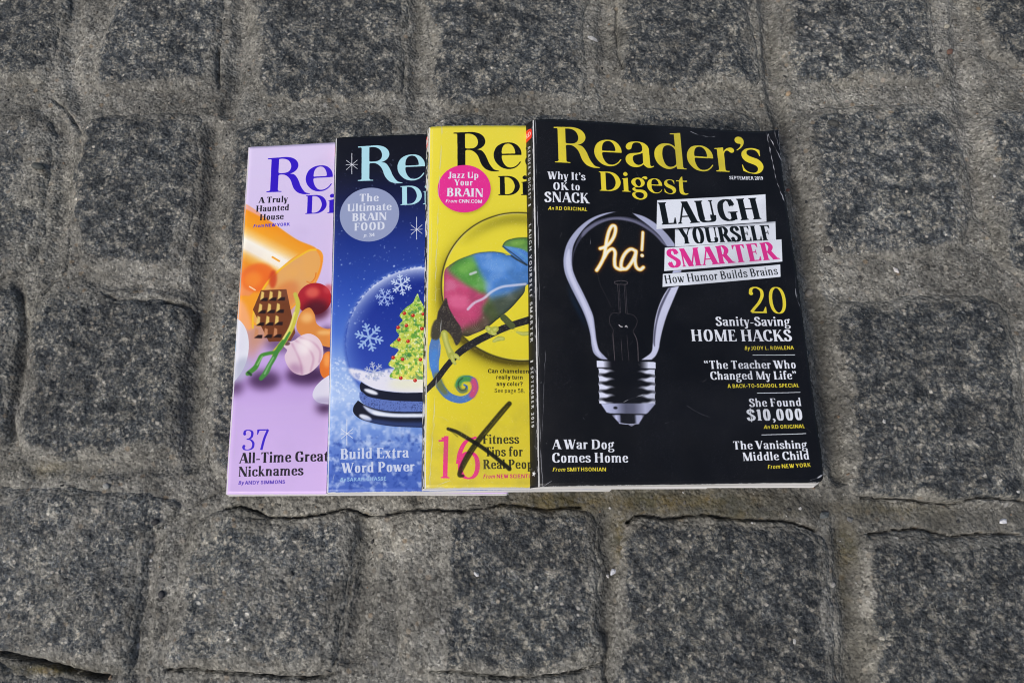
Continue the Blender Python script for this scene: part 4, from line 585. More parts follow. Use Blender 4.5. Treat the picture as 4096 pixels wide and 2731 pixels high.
    ('text', 'Ultimate', 'head', [7.22, 44.46], [30.29, 44.65], 4.27, (222, 226, 236), 1, 0),
    ('text', 'BRAIN', 'head', [9.79, 50.09], [27.62, 50.14], 4.37, (222, 226, 236), 1, 0),
    ('text', 'FOOD', 'head', [10.97, 55.57], [26.58, 55.5], 4.33, (222, 226, 236), 1, 0),
    ('text', 'p. 34', 'sans', [15.73, 59.28], [21.48, 59.11], 1.88, (222, 226, 236), 1, 0),
    ('text', 'Build Extra', 'head', [6.23, 173.19], [38.25, 172.8], 4.91, (208, 216, 236), 1, 0),
    ('text', 'Word Power', 'head', [6.54, 179.58], [40.86, 179.19], 4.62, (208, 216, 236), 1, 0),
    ('text', 'By SARAH CHASSÉ', 'sans', [6.27, 183.48], [27.65, 183.26], 1.72, (150, 190, 226), 1, 0),
    ('crease',[(3.71,173.18),(3.17,180.71),(2.63,187.57)],0.2,0.6,70),
    ('crease',[(0.15,188.55),(3.35,188.5),(6.55,188.79)],0.5,0.8,71),
    ('proc','wear','navy'),
  ],
  'yellow': [
    ('ramp',None,[27.76,4.08],[26.02,188.88],[(0,(238,222,66)),(0.5,(236,220,52)),(0.75,(230,212,46)),(1,(222,202,56))],1,0,None),
    ('proc','dish',[46.29,89.83],39.04),
    ('clip','hide',[[(9.09,81.65),(11.21,79.73),(15.48,76.85),(20.99,74.63),(24.67,73.33),(28.97,72.69),(33.27,72.51),(38.17,73.38),(39.69,74.38),(42.15,74.37,1),(38.83,71.04),(37.75,69.36),(39.53,66.66),(44.53,65.06),(50.75,64.71,1),(55.65,67.46,1),(54.94,89.36,1),(49.11,90.41),(48.1,93.97),(44.97,98.15),(40.64,102.93),(33.95,108.57),(28.53,112.92),(23.17,115.36),(19.61,116.57),(16.06,115.28),(12.49,109.61),(9.79,103.89),(8.56,96.86),(8.52,89.13)]]),
    ('ramp',None,[11.28,100.11],[39.2,84.29],[(0,(226,70,120)),(0.33,(214,80,130)),(0.42,(90,140,70)),(0.52,(90,166,60)),(0.62,(90,150,200)),(1,(70,130,216))],1,0,'hide'),
    ('fill',[[(8.18,82.6,1),(12.44,85.32),(16.68,89.3),(22.12,91.33),(28.13,93.96),(30.51,97.17),(26.83,104.13),(30.36,109.18),(20.79,116.58),(8.96,116.42,1)]],(206,64,112),1,2.0,'hide'),
    ('fill',[[(10.0,80.69),(16.09,76.86),(22.21,73.98),(25.23,79.63),(27.01,84.89),(29.39,90.1),(27.52,94.59),(22.12,90.68),(16.69,88.01)]],(84,160,58),1,2.0,'hide'),
    ('fill',[[(24.06,73.0),(33.28,71.71),(43.11,73.03),(51.56,79.58,1),(51.25,90.06,1),(39.04,92.72),(32.95,95.27),(30.55,93.97),(30.61,88.82),(27.03,82.93),(24.64,77.65)]],(74,136,216),1,2.0,'hide'),
    ('fill',[[(30.49,98.45),(38.99,95.29),(50.05,89.43,1),(49.82,97.79,1),(38.79,105.45),(30.31,112.93),(20.79,117.82),(14.88,118.37,1),(17.25,112.81),(24.99,109.14)]],(66,70,40),0.85,2.0,'hide'),
    ('fill',[[(37.76,69.02),(39.53,66.66),(44.54,64.59),(52.01,64.15,1),(51.73,73.59,1),(47.48,70.97),(43.17,70.01)]],(92,150,60),1,0.5,'hide'),
    ('line',[(38.85,70.03),(43.76,71.35),(48.0,74.65),(51.6,78.26)],1.4,(80,150,214),1,0.2,None,'hide'),
    ('line',[(42.15,74.7),(44.87,76.68),(49.71,79.61)],0.9,(36,50,60),1,0.3,None,'hide'),
    ('proc','scales'),
    ('fill',[[(48.71,93.96),(42.5,100.39),(35.17,106.7),(29.14,111.67),(23.17,115.36),(16.65,115.6),(21.96,118.45),(32.64,116.66),(42.31,109.21),(50.99,99.06)]],(40,44,26),0.8,0.9,'hide'),
    ('line',[(11.21,79.73),(15.48,76.85),(20.99,74.63),(24.67,73.33),(28.97,72.69),(33.27,72.51),(38.17,73.38),(41.84,74.51)],0.35,(40,70,60),0.6,0.12,None,None),
    ('line',[(38.13,69.02),(39.53,67.0),(44.52,65.13),(50.75,64.71)],0.45,(60,90,40),0.8,0.15,None,None),
    ('line',[(37.75,69.56),(40.67,71.7),(45.51,75.67),(49.71,79.61)],0.5,(24,40,50),0.8,0.2,None,None),
    ('ell',[45.7,67.62],3.72,1.49,-0.15,(140,190,80),0.6,0.8,'hide'),
    ('ell',[35.61,79.69],7.35,3.94,0,(120,170,232),0.6,1.8,'hide'),
    ('ell',[19.74,80.88],4.87,2.62,-0.4,(130,190,84),0.6,1.5,'hide'),
    ('ell',[16.07,98.92],5.4,3.81,0.3,(236,120,160),0.55,1.8,'hide'),
    ('line',[(20.26,102.79),(23.27,99.66),(28.1,97.16),(31.76,93.98),(36.64,91.43),(42.72,90.46),(48.82,89.76)],1.3,(226,224,240),0.75,0.3,None,'hide'),
    ('line',[(21.55,84.51),(24.29,83.43)],1.3,(226,224,240),0.75,0.3,None,'hide'),
    ('fill',[[(5.78,103.6,1),(8.12,99.29),(9.59,96.8),(11.09,101.87),(14.04,107.52),(16.97,112.51),(17.26,116.2),(16.38,119.25),(14.64,121.05),(12.89,117.37),(10.25,113.95),(7.62,114.2),(5.89,117.83),(4.67,112.25)]],(54,48,44),1,0.3,None),
    ('mottle',[[(5.78,103.6,1),(8.12,99.29),(11.09,101.87),(14.04,107.52),(16.97,112.51),(14.64,121.05),(10.25,113.95),(5.89,117.83)]],0.7,61,(120,110,90),0.1,0.5,0.5,0,None),
    ('line',[(4.6,117.17),(4.3,123.25),(4.13,129.87),(5.47,137.07),(7.52,141.85),(11.26,146.03),(16.94,147.73),(21.5,145.86),(23.52,142.07),(22.68,138.52),(19.24,137.31),(16.09,138.76),(15.35,141.4),(16.66,143.65),(18.94,143.5),(19.52,141.45),(18.38,140.55)],3.7,(80,124,190),1,0,[1,1.5,1.5,1.2,0.95,0.95,1,1,0.95,0.9,0.85,0.8,0.75,0.7,0.5,0.35,0.25],None),
    ('line',[(4.59,115.94),(4.96,112.26),(5.83,109.82)],4.62,(66,62,50),1,0.4,None,None),
    ('line',[(5.46,135.89),(7.23,141.26),(9.54,144.24)],3.3,(110,120,70),1,0.8,[0.9,1.1,0.7],None),
    ('line',[(22.07,145.57),(23.52,142.07),(22.68,138.64)],3.04,(206,80,124),1,0.6,None,None),
    ('line',[(20.39,137.62),(16.95,137.88),(15.35,140.81)],2.9,(76,150,76),1,0.6,None,None),
    ('line',[(15.69,141.99),(17.23,143.65),(19.12,143.32)],1.98,(110,130,80),1,0.5,None,None),
    ('line',[(3.68,131.65),(4.2,124.45)],3.3,(74,134,210),1,1,None,None),
    ('line',[(17.64,137.29),(15.81,139.05),(15.58,141.4),(16.83,143.18),(18.77,142.91),(19.46,141.33)],0.5,(30,44,40),0.7,0.15,None,None),
    ('line',[(-0.8,143.91),(4.91,138.24),(10.62,130.65),(16.38,124.41),(23.95,119.32),(32.18,115.1),(40.46,111.44),(51.19,107.99)],3.56,(34,32,32),1,0,[0.7,0.8,0.8,1,1,0.95,0.95,1.05],None),
    ('mottle',[[(-0.22,144.51,1),(4.88,135.87),(16.38,122.29),(32.21,112.65),(51.27,105.2,1),(51.11,110.77,1),(33.31,117.55),(16.96,127.13),(5.5,140.03),(0.95,145.72,1)]],0.6,71,(120,116,110),0.25,0.6,0.45,0,None),
    ('line',[(37.6,107.12),(39.91,109.59),(41.64,111.44)],3.3,(80,90,50),1,0,None,None),
    ('line',[(8.8,114.85),(9.69,119.15),(11.16,123.43),(12.45,126.17)],3.64,(176,180,72),1,0,[0.9,0.75,0.8,1.1],None),
    ('line',[(8.8,114.85),(9.69,119.15),(11.16,123.43),(12.45,126.17)],1.27,(222,222,130),0.7,0.4,None,None),
    ('line',[(12.45,125.87),(14.65,126.5),(15.8,127.72)],2.94,(176,180,72),1,0,[1,0.8,0.5],None),
    ('line',[(12.45,125.87),(14.65,126.5),(15.8,127.72)],1.03,(222,222,130),0.7,0.4,None,None),
    ('line',[(12.45,126.17),(13.21,128.89),(14.07,130.1)],2.24,(176,180,72),1,0,[1,0.8,0.6],None),
    ('line',[(12.45,126.17),(13.21,128.89),(14.07,130.1)],0.78,(222,222,130),0.7,0.4,None,None),
    ('line',[(29.86,112.63),(31.61,113.87),(33.67,112.96)],3.36,(176,180,72),1,0,[0.8,1.2,0.9],None),
    ('line',[(29.86,112.63),(31.61,113.87),(33.67,112.96)],1.18,(222,222,130),0.7,0.4,None,None),
    ('line',[(31.61,113.87),(32.17,115.4),(33.64,115.41)],2.1,(176,180,72),1,0,[1,0.7,0.5],None),
    ('line',[(31.61,113.87),(32.17,115.4),(33.64,115.41)],0.73,(222,222,130),0.7,0.4,None,None),
    ('line',[(32.71,119.07),(35.06,117.86),(37.11,117.86)],2.52,(176,180,72),1,0,[0.6,1,0.8],None),
    ('line',[(32.71,119.07),(35.06,117.86),(37.11,117.86)],0.88,(222,222,130),0.7,0.4,None,None),
    ('line',[(43.93,114.5),(46.85,115.4),(49.8,115.07)],2.1,(176,180,72),1,0,[0.5,1,1],None),
    ('line',[(43.93,114.5),(46.85,115.4),(49.8,115.07)],0.73,(222,222,130),0.7,0.4,None,None),
    ('mast',[2.02,-0.59],[2.17,0.16],(12,12,12)),
    ('ell',[19.37,38.25],12.99,12.99,0,(120,104,10),0.45,1.2,None),
    ('ell',[18.61,37.04],13.63,13.63,0,(236,50,146),1,0,None),
    ('text', 'Jazz Up', 'head', [10.28, 30.92], [25.91, 31.11], 3.57, (234, 237, 243), 1, 0),
    ('text', 'Your', 'head', [13.26, 35.23], [23.03, 35.36], 3.55, (234, 237, 243), 1, 0),
    ('text', 'BRAIN', 'head', [9.64, 41.44], [28.22, 41.87], 4.79, (234, 237, 243), 1, 0),
    ('text', 'From CNN.COM', 'sans', [9.09, 44.99], [27.68, 45.44], 1.96, (234, 237, 243), 1, 0),
    ('text', 'Can chameleons', 'sans', [29.72, 134.82], [50.63, 135.01], 1.96, (24, 22, 14), 1, 0),
    ('text', 'really turn', 'sans', [33.59, 137.79], [46.09, 137.94], 1.95, (24, 22, 14), 1, 0),
    ('text', 'any color?', 'sans', [33.65, 141.09], [46.07, 141.18], 1.94, (24, 22, 14), 1, 0),
    ('text', 'See page 58.', 'sanslight', [32.63, 144.32], [46.96, 144.47], 1.93, (24, 22, 14), 1, 0),
    ('text', '16', 'fine', [6.01, 183.97], [25.31, 184.43], 19.24, (236, 60, 130), 1, 0),
    ('text', 'Fitness', 'head', [26.97, 168.58], [43.78, 168.5], 4.28, (40, 40, 22), 0.9, 0),
    ('text', 'Tips for', 'head', [27.91, 174.31], [45.32, 174.3], 4.23, (40, 40, 22), 0.9, 0),
    ('text', 'Real People', 'head', [26.97, 180.04], [54.1, 179.95], 4.19, (40, 40, 22), 0.9, 0),
    ('text', 'From NEW SCIENTIST', 'sans', [26.91, 184.22], [51.07, 184.2], 1.79, (206, 56, 110), 1, 0),
    ('line',[(39.56,149.68),(36.19,153.44),(31.58,158.87),(25.31,166.49),(20.25,173.72),(17.18,179.47),(16.06,182.84),(17.72,183.07)],2.5,(16,16,2),0.82,0.08,[0.9,1,1,1,1.05,1.1,1,0.5],None),
    ('line',[(38.8,150.84),(33.87,156.59),(27.01,165.1)],0.4,(150,140,20),0.5,0.15,None,None),
    ('line',[(24.74,167.89),(20.24,175.1),(17.45,180.57)],0.35,(120,110,16),0.5,0.15,None,None),
    ('line',[(10.87,161.43),(14.69,162.85),(20.28,166.18),(25.85,169.69),(31.37,173.77),(38.94,180.03)],1.8,(14,14,4),0.9,0.06,[0.8,1,1,1,1,1.1],None),
    ('line',[(11.32,161.84),(14.13,164.14),(15.25,165.11)],0.5,(60,56,6),0.5,0.2,None,None),
    ('crease',[(6.92,0.03),(6.4,18.35),(5.53,39.72),(5.26,60.45),(4.5,80.47),(4.4,103.72)],0.4,0.5,40),
    ('crease',[(1.85,1.83),(2.0,46.46),(1.69,103.58)],0.3,0.3,41),
    ('crease',[(7.57,106.78),(5.44,133.51),(3.94,156.83),(2.8,186.88)],0.3,0.6,42),
    ('crease',[(4.51,156.84),(3.26,173.74),(2.24,186.87)],0.35,0.6,43),
    ('crease',[(5.06,155.14),(8.47,156.38),(11.3,158.14)],0.25,0.5,44),
    ('crease',[(6.4,186.94),(12.47,185.4),(13.29,187.03)],0.35,0.7,45),
    ('crease',[(0.58,187.92),(20.15,188.27),(46.62,188.4)],0.3,0.5,46),
    ('proc','wear','yellow'),
  ],
}
SPINE_MARKS = {'badge': (4.21, 10.41), 't1': (14.4, 48.31), 't2': (58.52, 120.26), 't3': (129.24, 130.09), 't4': (132.33, 161.22), 'star': 182.3}
# ---------------------------------------------------------------- printing press: draws the covers from outlines in millimetres
PPM = 8                                     # dots per millimetre of the printed sheets
def smooth_path(pts, closed=True, step=.5):
    """pts: (x, y, corner) -> polyline; Catmull-Rom between corners, straight where two corners follow each other"""
    P = [(p[0], p[1]) for p in pts]; c = [len(p) > 2 and bool(p[2]) for p in pts]
    n = len(P); out = []
    for i in range(n if closed else n - 1):
        j = (i + 1) % n
        p1, p2 = np.array(P[i], float), np.array(P[j], float)
        if c[i] and c[j]:
            out.append(p1[None]); continue
        if closed:
            p0 = p1 if c[i] else np.array(P[i - 1], float)
            p3 = p2 if c[j] else np.array(P[(j + 1) % n], float)
        else:
            p0 = p1 if c[i] or i == 0 else np.array(P[i - 1], float)
            p3 = p2 if c[j] or j == n - 1 else np.array(P[j + 1], float)
        L = np.hypot(*(p2 - p1))
        m = int(min(24, max(4, L / step)))
        d0, d1, d2 = [max(np.hypot(*(b - a)) ** .5, 1e-6) for a, b in ((p0, p1), (p1, p2), (p2, p3))]
        t1 = (p2 - p1) if np.allclose(p0, p1) else ((p1 - p0) / d0 - (p2 - p0) / (d0 + d1) + (p2 - p1) / d1) * d1
        t2 = (p2 - p1) if np.allclose(p2, p3) else ((p2 - p1) / d1 - (p3 - p1) / (d1 + d2) + (p3 - p2) / d2) * d1
        t = np.linspace(0, 1, m, endpoint=False)[:, None]
        out.append((2*t**3-3*t**2+1)*p1 + (t**3-2*t**2+t)*t1 + (-2*t**3+3*t**2)*p2 + (t**3-t**2)*t2)
    if not closed: out.append(np.array([P[-1]], float))
    return np.concatenate(out)
class Sheet:
    def __init__(s, w, h, colour):
        s.w, s.h = int(round(w * PPM)), int(round(h * PPM))
        s.px = np.empty((s.h, s.w, 3), np.float32); s.px[:] = np.array(colour, np.float32) / 255
        s.X, s.Y = np.meshgrid((np.arange(s.w) + .5) / PPM, (np.arange(s.h) + .5) / PPM)
    def window(s, polys, pad=0.):
        lo = np.min([np.min(p, 0) for p in polys], 0) - pad; hi = np.max([np.max(p, 0) for p in polys], 0) + pad
        x0, y0 = [int(max(0, math.floor(v * PPM) - 1)) for v in lo]
        return slice(y0, max(y0 + 2, min(s.h, int(math.ceil(hi[1] * PPM)) + 2))), slice(x0, max(x0 + 2, min(s.w, int(math.ceil(hi[0] * PPM)) + 2)))
    def mask(s, polys, rule='evenodd', win=None):
        """coverage of the outlines; over the whole sheet, or only inside a window of it"""
        SS = 2
        full = win is None
        wy, wx = s.window(polys) if full else win
        if wy.start >= s.h or wx.start >= s.w: return np.zeros((s.h, s.w) if full else (0, 0), np.float32)
        hh, ww = min(wy.stop, s.h) - wy.start, min(wx.stop, s.w) - wx.start
        W = np.zeros((hh * SS, ww * SS + 1), np.int16)
        org = np.array([wx.start, wy.start]) * SS
        for p in polys:
            q = np.asarray(p, float) * PPM * SS - org
            if rule != 'evenodd':
                x, y = q[:, 0], q[:, 1]
                if (x * np.roll(y, -1) - y * np.roll(x, -1)).sum() < 0: q = q[::-1]
            r = np.roll(q, -1, 0)
            for (x0, y0), (x1, y1) in zip(q.tolist(), r.tolist()):
                if y0 == y1: continue
                d = 1 if y1 > y0 else -1
                if d < 0: x0, y0, x1, y1 = x1, y1, x0, y0
                a, b = max(0, math.ceil(y0 - .5)), min(hh * SS - 1, math.ceil(y1 - .5) - 1)
                if b < a: continue
                k = (x1 - x0) / (y1 - y0)
                if b - a < 3:
                    for row in range(a, b + 1):
                        W[row, min(ww * SS, max(0, math.ceil(x0 + (row + .5 - y0) * k - .5)))] += d
                else:
                    rows = np.arange(a, b + 1)
                    W[rows, np.clip(np.ceil(x0 + (rows + .5 - y0) * k - .5), 0, ww * SS).astype(int)] += d
        W = np.cumsum(W, 1)[:, :-1]
        M = (W % 2 != 0) if rule == 'evenodd' else (W != 0)
        M = M.reshape(hh, SS, ww, SS).mean((1, 3), dtype=np.float32)
        if not full: return M
        out = np.zeros((s.h, s.w), np.float32); out[wy, wx] = M
        return out
    def paint(s, polys, rule, colour, alpha=1., blur=0, clip=None):
        win = s.window(polys, blur * 3.)
        m = s.mask(polys, rule, win)
        if m.size == 0: return
        if blur: m = s.blur(m, blur)
        if clip is not None: m = m * clip[win]
        c = np.asarray(colour, np.float32) / 255
        if c.ndim == 3: c = c[win]
        a = (m * alpha)[..., None]
        s.px[win] = s.px[win] * (1 - a) + c * a
    def blur(s, m, mm):
        r = max(1, int(round(mm * PPM / 1.7)))
        for _ in range(3):
            for ax in (0, 1):
                p = np.pad(m, [(r + 1, r) if k == ax else (0, 0) for k in (0, 1)], mode='edge')
                c = np.cumsum(p, ax, dtype=np.float64)
                n = m.shape[ax]
                hi = np.take(c, np.arange(2 * r + 1, 2 * r + 1 + n), ax); lo = np.take(c, np.arange(0, n), ax)
                m = ((hi - lo) / (2 * r + 1)).astype(np.float32)
        return m
    def over(s, m, colour, alpha=1.):
        c = np.asarray(colour, np.float32) / 255
        a = (m * alpha)[..., None]
        s.px = s.px * (1 - a) + c * a
    def ramp(s, p0, p1, stops):
        d = np.array(p1, float) - p0
        t = ((s.X - p0[0]) * d[0] + (s.Y - p0[1]) * d[1]) / (d @ d)
        k = [a for a, _ in stops]
        return np.stack([np.interp(t, k, [c[i] for _, c in stops]) for i in range(3)], -1)
    def fill(s, contours, colour, alpha=1., blur=0, clip=None):
        s.paint([smooth_path(c) for c in contours], 'evenodd', colour, alpha, blur, clip)
    def ring(s, c, rx, ry, ang=0):
        t = np.linspace(0, 2 * math.pi, 90, endpoint=False)
        x, y = rx * np.cos(t), ry * np.sin(t)
        return np.stack([c[0] + x * math.cos(ang) - y * math.sin(ang), c[1] + x * math.sin(ang) + y * math.cos(ang)], -1)
    def line(s, pts, width, colour, alpha=1., blur=0, clip=None, taper=None, cap=True):
        s.paint(brush(smooth_path(pts, False), width, taper, cap), 'nonzero', colour, alpha, blur, clip)
    def noise(s, mm, seed=0, octaves=3):
        return fbm(s.X / mm, s.Y / mm, seed, octaves)
def brush(p, width, taper=None, cap=True):
    p = np.asarray(p, float)
    t = np.gradient(p, axis=0); L = np.hypot(t[:, 0], t[:, 1]); L[L == 0] = 1; n = np.stack([-t[:, 1], t[:, 0]], -1) / L[:, None]
    w = np.broadcast_to(np.asarray(width, float), (len(p),)) / 2
    if taper is not None: w = w * np.interp(np.linspace(0, 1, len(p)), np.linspace(0, 1, len(taper)), taper)
    out = []
    for i in range(len(p) - 1):
        out.append(np.array([p[i] + n[i] * w[i], p[i+1] + n[i+1] * w[i+1], p[i+1] - n[i+1] * w[i+1], p[i] - n[i] * w[i]]))
    if cap:
        a = np.linspace(0, 2 * math.pi, 14, endpoint=False); cir = np.stack([np.cos(a), np.sin(a)], -1)
        out += [p[0] + cir * w[0], p[-1] + cir * w[-1]]
    return out
# ---- lettering: every letter is drawn from strokes of a broad pen; serif and plain styles share the skeletons
class Face:
    def __init__(f, st=.19, th=.055, serif=True, xh=.69, round_p=1.25):
        f.st, f.th, f.serif, f.xh, f.rp, f.ext = st, th, serif, xh, round_p, 1.
    def rect(f, x0, y0, x1, y1): return [np.array([(x0, y0), (x1, y0), (x1, y1), (x0, y1)], float)]
    def slab(f, x, y, d, l=.05, r=.05, w=None):
        if not f.serif: return []
        w = (f.st if w is None else w) / 2; t = f.th * .62; l, r = l * f.ext, r * f.ext
        return [np.array([(x-w-l, y), (x+w+r, y), (x+w+r, y+d*t), (x+w+.02*(r > 0), y+d*t*1.3), (x+w, y+d*t*2.0),
                          (x-w, y+d*t*2.0), (x-w-.02*(l > 0), y+d*t*1.3), (x-w-l, y+d*t)], float)]
    def stem(f, x, y0, y1, b=3, t=3, w=None):
        s = (f.st if w is None else w) / 2
        o = f.rect(x - s, y0, x + s, y1)
        if b: o += f.slab(x, y0, 1, .05 * (b & 1), .05 * (b >> 1 & 1), w)
        if t: o += f.slab(x, y1, -1, .05 * (t & 1), .05 * (t >> 1 & 1), w)
        return o
    def bar(f, x0, x1, y, w=None):
        w = (f.th if w is None else w) / 2
        return f.rect(x0, y - w, x1, y + w)
    def wedge(f, x, y, d, h=.2):                        # the little beak at the end of an arm
        if not f.serif: return []
        return [np.array([(x, y), (x, y + d * h), (x - .03, y + d * h), (x - .12, y + d * f.th * .9), (x - .14, y)], float)]
    def diag(f, x0, y0, x1, y1, w):
        w = w / 2
        return [np.array([(x0 - w, y0), (x0 + w, y0), (x1 + w, y1), (x1 - w, y1)], float)]
    def curve(f, pts, closed=False, k=1., p=None):
        q = smooth_path(pts, closed, .03)
        if closed: q = np.concatenate([q, q[:2]])
        t = np.gradient(q, axis=0); L = np.hypot(t[:, 0], t[:, 1]); L[L == 0] = 1
        w = f.th + (f.st * k - f.th) * np.abs(t[:, 1] / L) ** (p or f.rp)
        return brush(q, w, cap=False)
    def oval(f, cx, cy, rx, ry, k=1.):
        a = np.linspace(0, 2 * math.pi, 40, endpoint=False)
        rx -= f.st * k / 2; ry -= f.th / 2
        q = np.stack([cx + rx * np.sign(np.cos(a)) * np.abs(np.cos(a)) ** .9, cy + ry * np.sign(np.sin(a)) * np.abs(np.sin(a)) ** .9], -1)
        return f.curve([tuple(v) for v in q], True, k)
    def ball(f, x, y, r=.085):
        if not f.serif: return []
        a = np.linspace(0, 2 * math.pi, 20, endpoint=False)
        return [np.stack([x + r * np.cos(a), y + r * np.sin(a)], -1)]
    def dot(f, x, y, r=None):
        r = r or f.st * .6
        a = np.linspace(0, 2 * math.pi, 20, endpoint=False)
        return [np.stack([x + r * np.cos(a), y + r * np.sin(a)], -1)]
    def glyph(f, c):
        full = f.st
        f.ext = .62 if c.islower() else 1.
        if c.islower(): f.st = full * .84
        try: return f._glyph(c)
        finally: f.st = full
    def _glyph(f, c):
        st, th, X = f.st, f.th, f.xh
        h = th / 2; s = st / 2; e = .012
        R, S, B, D, C, O = f.rect, f.stem, f.bar, f.diag, f.curve, f.oval
        tw, kw = th * 1.25, st * 1.12            # thin and thick diagonals
        if c == 'A': return D(.09, 0, .39, 1, tw) + D(.70, 0, .42, 1, kw) + B(.2, .6, .32) + f.slab(.09, 0, 1, w=tw) + f.slab(.70, 0, 1, .07, .07, kw), .80
        if c == 'B': return S(.2, 0, 1, 1, 1) + C([(.2, 1-h, 1), (.44, 1-h), (.60-s*.5, .77), (.44, .53), (.2, .53, 1)]) + C([(.2, .53, 1), (.46, .53), (.68-s*.6, .27), (.46, h), (.2, h, 1)]), .76
        if c in 'CG':
            o = C([(.67, .70), (.60, .90), (.44, 1-h), (.23, .84), (.16, .5), (.23, .16), (.44, h), (.60, .08), (.68, .26 if c == 'C' else .2)])
            if f.serif: o += [np.array([(.70, .99), (.70, .66), (.665, .66), (.58, .93), (.66, .99)])]
            if c == 'G': return o + R(.66-s, .04, .66+s, .42) + f.slab(.66, .42, -1, .1, .07), .86
            return o, .78
        if c == 'D': return S(.2, 0, 1, 1, 1) + C([(.2, 1-h, 1), (.42, 1-h), (.66, .84), (.73, .5), (.66, .16), (.42, h), (.2, h, 1)]), .88
        if c in 'EÉF':
            o = S(.2, 0, 1, 3 if c == 'F' else 1, 1) + B(.2, .60, 1-h) + f.wedge(.62, 1, -1, .24) + B(.2, .5, .51)
            if f.serif: o += R(.46, .38, .50, .64)
            if c == 'É': o += D(.34, 1.08, .46, 1.28, .1)
            if c != 'F': return o + B(.2, .64, h) + f.wedge(.67, 0, 1, .26), .72
            return o, .66
        if c == 'H': return S(.2, 0, 1) + S(.72, 0, 1) + B(.2, .72, .51), .92
        if c == 'I': return S(.2, 0, 1), .40
        if c == 'J': return S(.32, .25, 1, 0) + C([(.32, .3), (.29, .04), (.19, -.06), (.08, .0)]) + f.ball(.09, .05), .5
        if c == 'K': return S(.2, 0, 1) + D(.25, .38, .64, 1, tw) + D(.40, .60, .72, 0, kw) + f.slab(.64, 1, -1, w=tw) + f.slab(.72, 0, 1, .06, .08, kw), .84
        if c == 'L': return S(.2, 0, 1, 1, 3) + B(.2, .60, h) + f.wedge(.64, 0, 1, .3), .68
        if c == 'M': return S(.13, 0, 1, 3, 1, tw) + D(.16, 1, .5, 0, kw) + D(.82, 1, .52, 0, tw) + S(.86, 0, 1, 3, 2), 1.06
        if c == 'N': return S(.15, 0, 1, 3, 1, tw) + D(.18, 1, .72, 0, kw) + S(.75, 0, 1, 0, 3, tw), .90
        if c == 'O': return O(.45, .5, .36, .5 + e), .90
        if c == 'P': return S(.2, 0, 1, 3, 1) + C([(.2, 1-h, 1), (.42, 1-h), (.65-s*.6, .73), (.42, .46), (.2, .46, 1)]), .72
        if c == 'R': return S(.2, 0, 1, 3, 1) + C([(.2, 1-h, 1), (.42, 1-h), (.64-s*.6, .75), (.42, .50), (.2, .50, 1)]) + D(.42, .50, .70, 0, kw) + f.slab(.70, 0, 1, .04, .08, kw), .82
        if c in 'Ss$':
            k = 1. if c != 's' else X
            p = [(.53, .74), (.46, .93), (.32, 1), (.17, .90), (.15, .74), (.27, .59), (.42, .46), (.54, .30), (.50, .10), (.32, 0), (.17, .07), (.10, .27)]
            p = [(x * (1 if k == 1 else .84), h + y * (k - th)) for x, y in p]
            o = C(p, k=1., p=.75)
            if f.serif:
                w = 1 if k == 1 else .84
                o += [np.array([(.545*w, k), (.56*w, k*.68), (.53*w, k*.68), (.45*w, k*.95)]), np.array([(.10*w, 0), (.085*w, k*.33), (.115*w, k*.33), (.2*w, k*.06)])]
            if c == '$': o += R(.33-.03, -.12, .33+.03, 1.12)
            return o, .66 if k == 1 else .55
        if c == 'T': return S(.38, 0, 1, 3, 0) + B(.08, .68, 1-h) + f.wedge(.70, 1, -1, .24) + ([np.array([(.06, 1), (.06, .76), (.09, .76), (.18, 1-th), (.20, 1)])] if f.serif else []), .76
        if c == 'U': return S(.2, .3, 1, 0, 3) + C([(.2, .32), (.25, .08), (.45, h), (.65, .08), (.70, .32)]) + S(.70, .3, 1, 0, 3, tw), .88
        if c == 'V': return D(.13, 1, .38, 0, kw) + D(.68, 1, .42, 0, tw) + f.slab(.13, 1, -1, .07, .07, kw) + f.slab(.68, 1, -1, w=tw), .78
        if c == 'W': return D(.12, 1, .33, 0, kw) + D(.56, 1, .37, 0, tw) + D(.52, 1, .75, 0, kw) + D(1.0, 1, .79, 0, tw) + f.slab(.12, 1, -1, .07, .07, kw) + f.slab(1.0, 1, -1, w=tw), 1.1
        if c == 'Y': return D(.12, 1, .38, .42, kw) + D(.68, 1, .43, .42, tw) + S(.40, 0, .46, 3, 0) + f.slab(.12, 1, -1, .07, .07, kw) + f.slab(.68, 1, -1, w=tw), .78
        if c == 'a': return S(.44, .06, X*.72, 0, 0) + C([(.12, X*.72), (.17, X*.93), (.29, X-h), (.42, X*.9), (.44, X*.68)]) + C([(.44, X*.58), (.26, X*.52), (.14, X*.38), (.14, X*.16), (.25, h), (.38, X*.12), (.44, X*.26)]) + C([(.44, .14), (.48, .03), (.58, .05)]) + f.ball(.15, X*.76, .075), .62
        if c in 'bp':
            o = C([(.16, X*.8), (.33, X-h), (.53-s*.4, X*.78), (.53-s*.3, X*.5), (.53-s*.4, X*.2), (.33, h), (.16, X*.18)])
            return o + (S(.16, 0, 1.03, 0, 1) if c == 'b' else S(.16, -.3, X, 3, 1)), .66
        if c in 'dq':
            o = C([(.48, X*.8), (.32, X-h), (.14+s*.4, X*.78), (.14+s*.2, X*.5), (.14+s*.4, X*.2), (.32, h), (.48, X*.18)])
            return o + S(.49, 0, 1.03, 2, 1), .68
        if c == 'c': return C([(.47, X*.72), (.42, X*.94), (.32, X-h), (.17, X*.8), (.14, X*.48), (.18, X*.16), (.33, h), (.45, X*.1), (.51, X*.26)]) + f.ball(.45, X*.74, .075), .58
